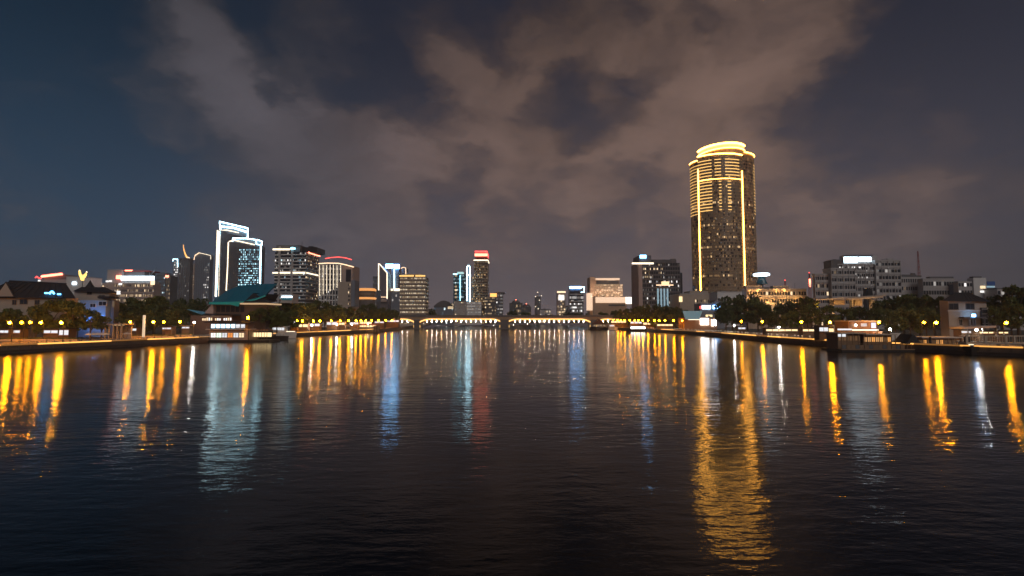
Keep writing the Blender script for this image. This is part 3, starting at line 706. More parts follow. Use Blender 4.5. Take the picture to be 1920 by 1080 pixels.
lit_box(b, 919, 931, 550, 556.5, led_orange, 'lit_corner', -.4, 3); b.part(MB().lathe([(7.2, B2['z1']), (7.6, B2['z1']+2.2), (6.6, B2['z1']+3)], (B2['a']+B2['b'])/2, 12, conc_dk, 18), 'roof_drum')
b = Bld('curved_hall', 'low bluish hall with a curved roof left of the teal tower', 'building', 832, 680)
B = b.body(814, 850, 575, 24, conc_blue); pts = [(B['a']-.5, B['z1']+.003)]+[(B['a']+(B['b']-B['a'])*i/10, B['z1']+1.2+7*math.sin(PI*i/10)) for i in range(11)]+[(B['b']+.5, B['z1']+.003)]
b.part(MB().prism(pts, -1, 25, conc_dk), 'roof'); windows(b, faces(B)['f'], 10, 4, w_cool, .4, .7, .5); lit_box(b, 821, 824, 568, 574, sign_blue, 'lit_sign'); lit_box(b, 840, 850, 570, 579, w_warm[2], 'lit_bay')
for q in range(3): lit_box(b, 841, 850, 570.6+q*3, 571.8+q*3, conc_dk, 'floor_band', -1.0, .3)
# --- banded cream block
b = Bld('striped_block', 'cream block with bright level floor stripes and a golden roof edge', 'office', 775, 600)
B = b.body(750, 797, 519, 24, conc_dk); f = faces(B)['f']; bands(b, f, 13, cream, .42, .8); mullions(b, f, 14, conc, .35, .5); windows(b, f, 28, 13, w_hot+w_warm[1:2]+w_warm[:1], .95, .9, .5, rowvar=.04, weights=(2, 4, 2))
rr = faces(B)['r']; bands(b, rr, 13, cream, .42, .8); windows(b, rr, 8, 13, w_warm, .6, .8, .5)
lit_box(b, 749, 776, 516, 518.6, led_gold_soft, 'light_strip', -1.0, .8); lit_box(b, 779, 797.5, 516, 518.6, led_gold_soft, 'light_strip', -1.0, .8)
b.part(MB().prism([(b.x(752), b.z(516)), (b.x(795), b.z(516)), (b.x(788), b.z(513.5)), (b.x(760), b.z(514))], 1, 20, cream), 'roof_vault')
# --- outlined twin fins
b = Bld('outlined_tower', 'dark tower whose pointed fin is outlined in cream light', 'office tower', 720, 720)
a = [(709, 572), (709, 494), (711, 493), (727, 513), (727, 558)]
b.part(MB().prism([b.xz(709.5, 600), b.xz(727, 600), b.xz(727, 513), b.xz(711, 494.5), b.xz(709.5, 494.5)], 0, 20, mat('tower_mauve', (.13, .12, .14), .5, 0, .1, .2)), 'wall')
strip(b, [(710, 558), (710, 494), (712, 495), (726, 512), (726, 560)], .75, led_cream); lit_box(b, 704, 726, 561, 566, pinkst, 'plinth', -4, 4); strip(b, [(713, 557), (725, 557)], .4, led_warm)
b = Bld('outlined_tower', 'dark tower topped by a pale blue sign with one white vertical strip', 'office tower', 740, 740)
B = b.body(728, 758, 542, 24, conc_blue); b.part(MB().box(b.x(732), b.x(746), 4, 18, B['z1']+.004, b.z(500), mat('tower_mauve', (.1, .1, .1))), 'upper_wall')
lit_box(b, 723, 737.5, 495, 503, sign_blue, 'lit_sign', -.5, .8); lit_box(b, 739.5, 749, 495.5, 504, sign_blue, 'lit_sign', -.5, .8); strip(b, [(738.5, 560), (738.5, 504)], .6, led_white, y=2.5)
lit_box(b, 727, 737, 541.5, 545, led_cream, 'light_strip'); lit_box(b, 738.5, 750, 541, 545.5, led_cream, 'light_strip'); windows(b, faces(B)['f'], 9, 8, w_white, .18, .7, .5)
b.part(MB().prism([b.xz(752, 600), b.xz(760.5, 600), b.xz(760.5, 502), b.xz(753, 504)], 3, 18, conc_blue), 'rear_wing'); strip(b, [(751, 503), (755, 501), (760, 502), (760.5, 517)], .6, led_warm, y=2.4)
b = Bld('slim_block', 'plain slim grey block left of the outlined pointed fin', 'building', 704, 820)
B = b.body(699, 708, 518, 18, conc_dk); bands(b, faces(B)['f'], 12, conc_blue, .35, .4); windows(b, faces(B)['f'], 4, 12, w_white, .1, .7, .5)
b = Bld('ringed_block', 'low block with two curved orange lit storeys', 'building', 683, 560)
cx_ = 0
b.part(MB().lathe([(9, 0), (9, b.z(541))], 0, 9, conc_dk, 20), 'wall'); b.part(MB().lathe([(9.4, b.z(545)), (10.4, b.z(544.8)), (10.4, b.z(541.8)), (9, b.z(540))], 0, 9, emi('ring_orange', (1, .42, .12), .8), 20), 'lit_storey')
b.part(MB().lathe([(9.4, b.z(561)), (10.6, b.z(560)), (10.6, b.z(557.5)), (9.2, b.z(557))], 0, 9, emi('ring_orange', (1, .42, .12), .8), 20), 'lit_storey'); b.part(MB().lathe([(9.1, b.z(553)), (9.9, b.z(553)), (9.9, b.z(549)), (9.1, b.z(549))], 0, 9, bronze, 20), 'balcony')
b = Bld('plain_block', 'plain mauve block right of the orange ringed storeys', 'building', 697, 600); B = b.body(690, 706, 545, 20, conc_blue); windows(b, faces(B)['f'], 6, 6, w_white, .1, .7, .5); parapet(b, B, conc_dk, .8)

# --- white gridded block with the red arc
b = Bld('gridded_block', 'pale block covered by a white grid with a red arc of light above', 'office tower', 632, 480)
B = b.body(598, 640, 496, 24, glass_dark); f = faces(B)['f']
bands(b, f, 12, whitewall, .22, .6); mullions(b, f, 8, whitewall, .7, .7); windows(b, f, 24, 24, w_white, .35, .6, .6, weights=(6, 2, .6))
Bs = b.body(640.3, 660, 498, 22, pinkst, 'side_wall', y0=1); f2 = faces(Bs)['f']; b.part(MB().box(b.x(648), b.x(657), .3, .9, b.z(528), b.z(505), glass_dark), 'dark_glazing')
Bl = b.body(641, 664, 530, 16, cream, 'lower_wing', None, -10); windows(b, faces(Bl)['f'], 2, 11, w_warm, .2, .7, .5, .05, .98, .78, .98, glass_dark); roofbox(b, 664.4, 671, 527, 575, -9, 14, conc_blue, 'end_wing')
strip(b, [(598, 494.5), (615, 493.5), (636, 494), (650, 497), (664, 501)], .5, led_warm, y=-1)
strip(b, [(607, 484), (618, 482), (632, 481), (645, 482.5), (657, 486)], .42, led_red, 'red_arc', y=4)
for q in (612, 630, 650): b.part(MB().tube([(b.x(q), 4, B['z1']-1), (b.x(q), 4, b.z(482.5))], .12, steel, 4), 'arc_post')
for q in range(7): strip(b, [(600+q*6.5, 555-q*3), (600+q*6.5, 497)], .16, led_cream, y=-.9)
# --- banded glass office
b = Bld('banded_office', 'glass office ringed by cream bands with two pale vertical piers', 'office tower', 550, 500)
B = b.body(526, 573, 472, 34, glass_dark, y0=0); Bl = b.body(512, 525.6, 472, 30, glass_dark, 'left_wing', y0=3); Bt = b.body(515, 560, 459, 28, conc_dk, 'roof_storey', 471.8, 2)
f = faces(B)['f']; fl = faces(Bl)['f']; fr = faces(B)['r']
bands(b, f, 22, whitewall, .26, .5); bands(b, fl, 22, whitewall, .3, .5); bands(b, fr, 22, conc, .26, .5)
windows(b, f, 20, 22, w_white, .20, .9, .5, weights=(6, 3, .8), rowvar=1); windows(b, fl, 6, 22, w_white, .2, .9, .5); windows(b, f, 20, 22, w_cool, .08, .95, .5, rowvar=1, t=.06); windows(b, fr, 12, 22, w_warm, .2, .8, .5, rowvar=1)
for q in (523.5, 547.5): b.part(MB().box(b.x(q-2), b.x(q+1.6), -1.4, -.55, 0, b.z(462), conc), 'pier')
lit_box(b, 513, 545, 466.5, 469.5, led_cream, 'light_strip', -2, .5); lit_box(b, 546.5, 555, 465, 468, led_cyan, 'light_strip', -2.2, .5)
for (xa, xb) in ((512, 523), (525.5, 545), (550, 573)): lit_box(b, xa, xb, 510.5, 513, led_cream, 'light_strip', -1.4, .5)
b.part(MB().box(B['b']+.6, B['b']+1, 0, 34, b.z(512.5), b.z(510.5), led_cream), 'light_strip'); b.part(MB().box(B['b']+.6, B['b']+1, 4, 34, b.z(473.5), b.z(471), led_red_hot), 'light_strip')
roofbox(b, 562, 590, 462, 471.8, 6, 22, black, 'plant_room'); roofbox(b, 571, 580, 459, 462, 10, 8, black); b.part(MB().tube([(b.x(558), 8, b.z(460)), (b.x(558), 8, b.z(450))], .25, steel, 5), 'antenna')
# --- the two white-outlined towers
b = Bld('outlined_tower', 'tall slab with a slanting crown outlined in white light', 'skyscraper', 430, 690)
wallm = mat('slab_grey', (.12, .12, .14), .45, 0, .1, .1)
xl, xr = b.x(406, 470), b.x(463, 440)
b.part(MB().prism([(xl, 0), (xr, 0), (xr, b.z(447)), (xl, b.z(431))], 0, 9, wallm), 'wall')
b.part(MB().prism([b.xz(411, 431), b.xz(462, 446), b.xz(462.5, 427), b.xz(409, 415)], 4, 8, conc_blue), 'crown')
strip(b, [(462, 446), (462.5, 427), (409, 414.5), (411, 430)], .75, led_white, y=3); strip(b, [(411, 424), (436, 426.5), (460, 434)], 1.0, led_white, y=2.5)
strip(b, [(404, 556), (406, 500), (408, 432), (425, 431.5), (448, 436.5)], .75, led_cream); strip(b, [(405.5, 556), (408, 500), (412, 434)], .7, led_white, y=-.8); strip(b, [(410, 556), (413, 440)], .25, led_cream)
f = ((xl+3, 0, 0), (1,0,0), (0,-1,0), xr-xl-6, b.z(447)); mullions(b, f, 9, conc_dk, .5, .4); windows(b, f, 10, 40, w_cool, .10, .6, .5)
b = Bld('outlined_tower', 'front slab outlined in white light, full of cyan lit windows', 'skyscraper', 460, 660)
xl, xr = b.x(428, 500), b.x(489, 500)
b.part(MB().prism([(xl, 0), (xr, 0), (xr, b.z(462)), (xl, b.z(453))], 0, 10, wallm), 'wall')
b.part(MB().prism([b.xz(432, 453.6), b.xz(487, 461.6), b.xz(488, 452), b.xz(434, 446)], 4, 9, conc_blue), 'crown')
strip(b, [(433, 452), (434, 446), (460, 446.5), (482, 449.5), (489, 452), (488, 460)], .7, led_white, y=3.2); strip(b, [(430, 453), (440, 450.5), (458, 454.5), (478, 459)], .75, led_cream, y=-.6); strip(b, [(481, 450), (481, 458), (487, 459)], .5, led_white, y=-.5)
strip(b, [(424.5, 545), (427, 500), (428.5, 454)], .7, led_cream); strip(b, [(488, 532), (488.5, 500), (489.5, 459)], .75, led_white)
f = ((xl, 0, 0), (1,0,0), (0,-1,0), xr-xl, b.z(462)); windows(b, f, 15, 26, w_cyan, .72, .62, .55, .2, .97, .32, .94, weights=(3, 4, 3), rowvar=.3); windows(b, f, 5, 26, w_warm, .12, .6, .5, .2, .97, .03, .32); mullions(b, f, 16, conc_dk, .35, .3, 0, .985); bands(b, f, 34, conc_dk, .18, .2, 0, .98)
# --- towers with the horn
b = Bld('horned_tower', 'dark tower with an orange lit horn curving up from its roof', 'office tower', 342, 820)
B = b.body(325, 355, 488, 9, conc_dk); b.part(MB().box(B['a']-.6, b.x(335), -1.2, 6, 0, b.z(484), conc_blue), 'corner_wall')
f = faces(B)['f']; windows(b, f, 3, 26, w_white, .85, .7, .5, .0, .98, .04, .3, t=1.4, weights=(2, 3, 3)); windows(b, f, 7, 26, w_white, .08, .6, .5, 0, 1, .35, 1); mullions(b, f, 5, conc_blue, .5, .4, 0, 1, .35, 1); strip(b, [(325.5, 490), (326, 486), (334, 486), (334.5, 500)], .4, led_white, y=-1.8)
hp = [(b.x(336.2+x), 6, b.z(y)) for x, y in ((0, 457.5), (.4, 463), (1.8, 469), (4, 475), (6.5, 480), (9.5, 484))]
b.part(MB().tube(hp, .35, led_orange, 6, 1.3), 'horn'); b.part(MB().ball((b.x(346.5), 6, b.z(484)), 2.6, led_warm), 'horn_base'); roofbox(b, 341, 352, 483.5, 487.8, 2, 14, conc_dk)
b = Bld('round_top_tower', 'dark tower with a rounded top edged in warm light', 'office tower', 377, 830)
B = b.body(365, 393, 482, 9, conc_blue); Bl = b.body(356, 364.6, 494, 22, pinkst, 'side_wing', y0=-1)
pts = [b.xz(365, 482), b.xz(395, 482), b.xz(394, 478), b.xz(384, 475), b.xz(374, 474.5), b.xz(367, 478)]; b.part(MB().prism(pts, 1, 8.5, conc_blue), 'roof_vault')
strip(b, [(364, 487), (366, 479), (374, 474)], .8, led_warm); strip(b, [(374, 474), (395, 479), (395.5, 486)], .35, led_cream)
f = faces(B)['f']; windows(b, f, 4, 24, w_white, .5, .6, .5, 0, .9, .6, .95, weights=(4, 3, 1)); windows(b, faces(Bl)['f'], 3, 24, w_warm, .75, .8, .4, weights=(5, 2, 0)); bands(b, faces(Bl)['f'], 24, pinkst, .4, .3); mullions(b, f, 7, conc_dk, .4, .3)
b = Bld('slim_block', 'small dark blue tower with a red lamp left of the horned tower', 'office tower', 305, 800)
B = b.body(292, 309, 511, 20, conc_blue); B2 = b.body(309.3, 318, 517, 18, conc_dk, y0=1); windows(b, faces(B)['f'], 7, 14, w_cool, .25, .7, .4); windows(b, faces(B2)['f'], 4, 12, w_warm, .4, .7, .5); lit_box(b, 309, 316, 516, 520, led_red_hot, 'red_sign', .2, .5); b.part(MB().tube([(b.x(305), 6, B['z1']), (b.x(305), 6, b.z(506))], .3, steel, 5), 'antenna')
bands(b, faces(B)['f'], 14, conc_dk, .3, .3)
# --- office with the long white sign
b = Bld('sign_office', 'grey office with a long white glowing roof sign and warm window rows', 'office', 240, 450)
B = b.body(187, 288, 531, 9, pinkst); B2 = b.body(195, 222, 505, 6, conc, 'upper_wall', 530.8, 3); B3 = b.body(218, 287, 527, 6, conc, 'upper_wall', 530.8, 2)
f = faces(B)['f']; windows(b, f, 34, 8, w_warm, .6, .6, .5, .1, 1, .25, 1, weights=(4, 4, 2), dark=glass_dark); windows(b, f, 6, 5, w_warm, .4, .8, .4, .1, 1, 0, .23); bands(b, f, 8, pinkst, .3, .4, .1, 1)
roofbox(b, 222, 262, 506, 517, 6, 14, conc_dk, 'roof_storey'); lit_box(b, 226, 240, 505, 507.5, led_red_hot, 'light_strip', 5, .6); b.part(MB().box(b.x(222), b.x(270), 5, 20, b.z(508), b.z(506.2), redpaint), 'roof_slab')
lit_box(b, 226, 287, 517.5, 525.5, sign_white, 'lit_sign', .6, .9); lit_box(b, 217, 226, 516, 523, led_red_hot, 'lit_sign', .4, .9); lit_box(b, 283, 290, 526, 534, led_warm, 'lit_corner', -.5, .5)
for (xa, xb, ya, yb) in ((199, 204, 526, 529), (205, 210, 525.5, 528.5), (223, 229, 531, 534.5), (216, 226, 545.5, 552), (187, 191, 530, 534)): lit_box(b, xa, xb, ya, yb, w_white[2], 'lit_window', -.5, .45)
b.part(MB().tube([(b.x(268), 8, b.z(517)), (b.x(281), 8, b.z(499.5))], .25, steel, 5), 'crane_jib'); b.part(MB().tube([(b.x(268), 8, b.z(517)), (b.x(267), 8, b.z(506))], .3, steel, 5), 'crane_mast')
# --- building with the red roof light
b = Bld('red_light_block', 'grey block with a slanting red lit roof edge behind the dark tiled house', 'building', 110, 430)
B = b.body(70, 127, 524, 26, conc); B2 = b.body(127.4, 158, 520, 20, whitewall, y0=-2); 
b.part(MB().prism([b.xz(80, 524), b.xz(127, 524), b.xz(146, 518), b.xz(118, 514.5), b.xz(80, 518)], 1, 20, conc_dk), 'roof'); strip(b, [(79, 518.5), (100, 516), (117, 514)], 1.0, led_red_hot, y=-.4); strip(b, [(79, 516.5), (100, 513.8), (117, 512)], .4, led_red, y=-.2); strip(b, [(65, 521), (68, 518), (71, 521), (76, 522)], .5, led_red, y=.5)
lit_box(b, 140, 147, 529, 534, sign_white, 'lit_sign', -2.6, .5); parapet(b, B2, conc, .6); lit_box(b, 72, 76, 524.8, 527.5, w_white[2], 'lit_window', -.4, .35)
b = Bld('antler_sign', 'golden glowing antler shaped emblem on the rooftop above the white wall', 'sign', 153, 405, z0=at(153, 525, 405)[1])
b.root.scale = (.86, .86, .86)
for s in (-1, 1):
    b.part(MB().tube([(0, 0, .3), (s*1.0, 0, 2.6), (s*2.6, 0, 5.2), (s*(3.4 if s > 0 else 3.2), 0, 7.2 if s > 0 else 8.6)], 1.5, gold_paint, 6, .8), 'antler')
    b.part(MB().tube([(s*1.0, 0, 2.6), (s*.5, 0, 5.0)], .5, gold_paint, 5, .25), 'tine')
    b.part(MB().ball((s*(3.4 if s > 0 else 3.2), 0, 7.4 if s > 0 else 8.9), .55, led_cream), 'tip_light')
b.part(MB().tube([(0, .4, -7), (0, .4, .6)], .3, steel, 5), 'post'); b.part(MB().tube([(0, 0, -.6), (0, 0, 2.2)], .9, gold_paint, 6, 1.2), 'stem')

# ---------------------------------------------------------------- near houses
def windows_one(b, specs, m, y0=-.12, frame=None):
    for (x0, x1, y_t, y_b) in specs:
        w = lit_box(b, x0, x1, y_t, y_b, m, 'window', y0, .10)
        if frame:
            ym = (y_t+y_b)/2; mb = MB(); a, c = b.x(x0, ym), b.x(x1, ym); z0, z1 = b.z(y_b), b.z(y_t)
            mb.box(a-.14, a, y0-.08, y0+.12, z0-.14, z1+.14, frame); mb.box(c, c+.14, y0-.08, y0+.12, z0-.14, z1+.14, frame); mb.box(a, c, y0-.08, y0+.12, z1, z1+.14, frame); mb.box(a, c, y0-.08, y0+.12, z0-.14, z0, frame); mb.box((a+c)/2-.05, (a+c)/2+.05, y0-.04, y0-.002, z0, z1, frame)
            fo = mb.build('frame', w)
b = Bld('tiled_house', 'cream house under a long dark tiled roof with blue neon on it', 'house', 70, 205)
xa, xb = b.x(-40), b.x(124)
wl = b.part(MB().box(xa, xb, 0, 6, 0, b.z(558.5), cream), 'wall'); zr = b.z(558); zt = b.z(528)
rf = MB(); e = 1.2
A0, A1, A2, A3 = (xa-e, -e, zr), b.p(141, 559.5, -e), b.p(141, 557, 7.2), (xa-e, 7.2, zr)
r0, r1 = b.p(18, 527, 3), b.p(124, 532.5, 3)
rf.quad(A0, A1, r1, r0, roof_dk); rf.quad(A2, A3, r0, r1, roof_dk); rf.tri(A1, A2, r1, roof_dk); rf.quad(A3, A2, A1, A0, roof_dk); rf.tri(A3, A0, r0, roof_dk)
rfo = b.part(rf, 'roof')
for i in range(13):       # rolled tile courses standing up the slope
    u = (i+.5)/13; p = Vector(A0).lerp(Vector(A1), u); q = Vector(r0).lerp(Vector(r1), u)
    MB().tube([p+Vector((0, -.05, .06)), q+Vector((0, -.05, .06))], .12, roof_dk, 4).build('tile_ridge', rfo)
MB().tube([Vector(r0)+Vector((0, 0, .1)), Vector(r1)+Vector((0, 0, .1))], .3, roof_dk, 6).build('ridge_cap', rfo)
b.part(MB().prism([(b.x(1), b.z(556)), (b.x(33), b.z(556)), (b.x(17.5), b.z(531))], -1.6, -1.25, cream), 'gable'); b.part(MB().box(b.x(-2), b.x(34), -1.7, -1.2, b.z(557.5), b.z(556), roof_dk), 'gable_eave')
b.part(MB().tube([(b.x(-1), -1.5, b.z(557)), (b.x(17.5), -1.5, b.z(529.5)), (b.x(35), -1.5, b.z(557))], .28, roof_dk, 5), 'barge_board')
windows_one(b, [(38, 52, 561.5, 570)], glass_dark, frame=wood); windows_one(b, [(24, 31, 563, 571), (66, 74, 563, 571), (92, 100, 563, 571)], glass_dark, frame=wood)
neon = b.part(MB().tube([b.p(93+i*.95, 551-4.6*math.sin(PI*i/9), -.4) for i in range(10)], .3, led_blue, 6), 'neon_sign'); 
for q in range(3): MB().ball(b.p(85+q*2.6, 549.5, -.4), .3, led_blue).build('neon_dot', neon)
MB().box(b.p(108, 551, -.4)[0], b.p(113.5, 551, -.4)[0], -.6, -.2, b.p(108, 552.8, -.4)[2], b.p(108, 550.3, -.4)[2], led_blue).build('neon_bar', neon)
b = Bld('blue_lit_house', 'cream house with a conical roof and a blue floodlit ground floor', 'house', 185, 225)
b.part(MB().box(b.x(140), b.x(206), 0, 4, b.z(563), b.z(545), cream), 'wall'); b.part(MB().box(b.x(162), b.x(210), -3, 2, 0, b.z(563.4), mat('wall_blue_white', (.30, .38, .50), .7)), 'ground_floor')
rf = MB(); E = [b.p(136, 546, -1.2), b.p(217, 549.5, -1.2), b.p(219, 548, 5), b.p(138, 545, 5)]; q0, q1 = b.p(153, 538, 2), b.p(197, 538.5, 2)
rf.quad(E[0], E[1], q1, q0, roof_dk); rf.quad(E[2], E[3], q0, q1, roof_dk); rf.tri(E[1], E[2], q1, roof_dk); rf.tri(E[3], E[0], q0, roof_dk); rf.quad(E[3], E[2], E[1], E[0], roof_dk)
b.part(rf, 'roof'); b.part(MB().lathe([(3.0, b.z(546)), (.9, b.z(532)), (.05, b.z(524))], b.x(158), 3, roof_dk, 12), 'turret_roof'); b.part(MB().lathe([(2.4, b.z(560)), (2.4, b.z(546.2))], b.x(158), 3, cream, 12), 'turret_wall')
b.part(MB().box(b.x(196), b.x(217), -3.6, 2, b.z(559.5), b.z(556), roof_dk), 'canopy_roof')
windows_one(b, [(186, 190, 554, 559.5), (192, 196, 554, 559.5), (164, 172, 548, 552)], glass_dark, frame=conc_dk); windows_one(b, [(196, 210, 566, 573), (180, 190, 570, 576)], glass_dark, y0=-3.12, frame=whitewall)
bl = emi('blue_wash', (.06, .36, 1.0), 101)
for xq in (203, 178): b.part(MB().box(b.x(xq)-.5, b.x(xq)+.5, -6.2, -5.9, b.z(594)-1.4, b.z(594)-1.0, bl), 'unseen_floodlight')
b.part(MB().box(b.x(217), b.x(222), -2, 1, 0, b.z(563), conc_dk), 'gate_tower'); windows_one(b, [(217.6, 221.4, 565, 576)], w_warm[0], y0=-2.12)

# teal-roofed hall
b = Bld('teal_hall', 'waterfront hall under a great curved teal roof and dark side gable', 'hall', 455, 262)
def cx(p, y=0.0): return b.p(p[0], p[1], y)
rf = MB()
low_e = [(388, 566.5), (455, 566.5), (455, 574), (398, 571)]
# main curved sheet: front edge low, back edge high
front = [(398, 567), (425, 566), (455, 565), (480, 560), (498, 553)]
back = [(404, 560), (426, 545), (448, 535.5), (482, 532.5), (519, 532)]
n_ = len(front)
for i in range(n_-1):
    rf.quad(cx(front[i], -2), cx(front[i+1], -2), cx(back[i+1], 22), cx(back[i], 22), roof_teal)
    f0, f1, k0, k1 = [Vector(v) for v in (cx(front[i], -2), cx(front[i+1], -2), cx(back[i+1], 22), cx(back[i], 22))]
    dn = Vector((0, 0, -.7)); rf.quad(f1+dn, f0+dn, k1+dn, k0+dn, roof_teal); rf.quad(f0+dn, f1+dn, f1, f0, roof_teal_lt); rf.quad(k0+dn, k1+dn, k1, k0, roof_teal)
rfo = b.part(rf, 'roof')
for i in range(9):
    u = i/8*(n_-1); j = min(int(u), n_-2); k = u-j
    p = Vector(cx(front[j], -2)).lerp(Vector(cx(front[j+1], -2)), k); q = Vector(cx(back[j], 22)).lerp(Vector(cx(back[j+1], 22)), k)
    MB().tube([p+Vector((0, 0, .06)), q+Vector((0, 0, .06))], .13, roof_teal, 4).build('roof_seam', rfo)
b.part(MB().prism([cx((398, 571))[::2], cx((437, 571.5))[::2], cx((452, 575))[::2], cx((456, 566))[::2], cx((398, 566.6))[::2]], -2.9, -2.3, roof_teal_lt), 'fascia')
g = MB(); pk = cx((475, 549.5), 2); L_ = cx((455, 568), -3); R_ = cx((507, 568), -3); Lb = cx((470, 566), 18); Rb = cx((515, 566), 18)
g.tri(L_, R_, pk, roof_dk); g.quad(R_, Rb, (pk[0]+6, 18, pk[2]), pk, roof_dk); g.quad(Lb, L_, pk, (pk[0]+6, 18, pk[2]), roof_dk); b.part(g, 'side_roof')
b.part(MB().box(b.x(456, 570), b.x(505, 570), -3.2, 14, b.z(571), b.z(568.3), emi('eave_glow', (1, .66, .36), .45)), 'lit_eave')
b.part(MB().box(b.x(402, 575), b.x(498, 575), 1, 20, 0, b.z(567.5), mat('hall_wall', (.10, .075, .065), .8, 0, .2, .3)), 'wall')
b.part(MB().prism([cx((385, 588))[::2], cx((402, 588))[::2], cx((402, 567))[::2]], -1, 18, pinkst), 'side_buttress')
for q in range(6): b.part(MB().box(b.x(404+q*9, 580), b.x(411+q*9, 580), .88, .98, b.z(585), b.z(573.5), glass_dark), 'window')
lo = MB(); lo.quad(cx((350, 580), -8), cx((378, 590), -8), cx((392, 586), 4), cx((356, 580.5), 4), roof_blue); lo.quad((cx((378, 590), -8)), cx((450, 592), -8), cx((452, 588.5), 4), cx((392, 586), 4), roof_dk)
b.part(lo, 'lower_roof'); b.part(MB().box(b.x(372, 600), b.x(448, 600), -6.5, .9, 0, b.z(591.5), mat('hall_wall_low', (.20, .12, .09), .8)), 'lower_wall')
for q in range(14):
    if random.random() < .8: b.part(MB().box(b.x(394+q*3.9, 597), b.x(396.2+q*3.9, 597), -6.66, -6.52, b.z(601), b.z(595.5+random.random()*1.5), w_white[2] if random.random() < .6 else w_warm[2]), 'lit_window')
b.part(MB().box(b.x(392, 594), b.x(448, 594), -7.2, -6.6, b.z(594), b.z(592.3), cream), 'fascia_board')
b.part(MB().box(b.x(500, 556), b.x(523, 556), 16, 24, b.z(566), b.z(548), conc), 'rear_wall'); b.part(MB().box(b.x(502, 556), b.x(523, 556), 15.6, 15.9, b.z(555.5), b.z(552.5), sign_white), 'lit_sign'); b.part(MB().box(b.x(502, 556), b.x(522, 556), 15.6, 15.9, b.z(560.5), b.z(556.5), roof_blue), 'blue_board')

# right cream house
b = Bld('cream_house', 'cream two storey house with a dark hipped roof and blue porch lamp', 'house', 1815, 200)
xa, xb = b.x(1776), b.x(1848)
b.part(MB().box(xa, xb, 0, 4, 0, b.z(563), cream), 'wall'); zr = b.z(563); rf = MB(); e = 1.1
A = [b.p(1766, 564, -e), b.p(1856, 566, -e), b.p(1856, 564, 5), b.p(1768, 562, 5)]; r0 = b.p(1791, 548.5, 2); r1 = b.p(1817, 548.5, 2)
rf.quad(A[0], A[1], r1, r0, roof_dk); rf.quad(A[2], A[3], r0, r1, roof_dk); rf.tri(A[1], A[2], r1, roof_dk); rf.tri(A[3], A[0], r0, roof_dk); rf.quad(A[3], A[2], A[1], A[0], roof_dk); rfo = b.part(rf, 'roof')
for i in range(10):
    u = (i+.5)/10; p = Vector(A[0]).lerp(Vector(A[1]), u); q = Vector(r0).lerp(Vector(r1), u); MB().tube([p+Vector((0,-.04,.05)), q+Vector((0,-.04,.05))], .1, roof_dk, 4).build('tile_ridge', rfo)
windows_one(b, [(1779, 1796, 569.5, 580), (1811, 1826, 569.5, 579.5)], glass_dark, frame=conc_dk); windows_one(b, [(1798, 1804, 599, 610), (1820, 1827, 600, 610)], glass_dark, frame=whitewall)
b.part(MB().box(xa-.5, xb+.5, -.25, -.004, b.z(583.5), b.z(582), whitewall), 'string_course'); b.part(MB().box(b.x(1795), b.x(1836), -2.4, -.006, b.z(597), b.z(594), conc_blue), 'porch_roof')
for q in (1806, 1812, 1816, 1834): b.part(MB().box(b.x(q)-.22, b.x(q)+.22, -2.2, -1.8, 0, b.z(597.1), conc_blue), 'porch_column')
b.part(MB().box(b.x(1808.5), b.x(1815), -2.7, -2.45, b.z(594), b.z(589), sign_blue), 'porch_lamp'); b.part(MB().box(b.x(1835), b.x(1845), -.8, -.008, b.z(612), b.z(577), glass_dark), 'bay_window')
for q in range(4): b.part(MB().box(b.x(1835), b.x(1845), -.95, -.81, b.z(580+q*9), b.z(579+q*9), conc), 'bay_sill')
b.part(MB().box(b.x(1848.5), b.x(1856), 1, 4, 0, b.z(577), conc), 'side_wing')
# elevated flat roofs catching orange light (right, above the trees)
b = Bld('elevated_canopy', 'long pale elevated canopy on piers above the trees at right', 'canopy', 1595, 270)
b.part(MB().prism([b.xz(1527, 561.5), b.xz(1660, 552.5), b.xz(1661, 555.5), b.xz(1528, 563.5)], 0, 14, cream), 'roof_slab'); b.part(MB().prism([b.xz(1585, 560.5), b.xz(1648, 556), b.xz(1650, 558.5), b.xz(1586, 563)], -2.5, -.004, cream), 'front_slab')
for q in (1545, 1598, 1640): added_flood(b, q, 577, -6, fl_orange)
for q in (1535, 1572, 1610, 1648): b.part(MB().box(b.x(q)-.7, b.x(q)+.7, 5, 7, 0, b.z(560), conc), 'pier')
for (xa, xb, ya, yb) in ((1572, 1592, 562, 571), (1612, 1625, 561, 573)): b.part(MB().box(b.x(xa), b.x(xb), 4, 8, b.z(yb), b.z(ya), cream), 'hanging_wall')
b = Bld('dark_obelisk', 'dark narrow ventilation tower in front of the large grey block', 'tower', 1631, 300); b.part(MB().prism([b.xz(1626, 556), b.xz(1637, 556), b.xz(1635.5, 541), b.xz(1628, 541)], 0, 4, black), 'shaft'); b.part(MB().box(b.x(1626.5), b.x(1636.5), .2, 3.8, 0, b.z(556.1), black), 'base')
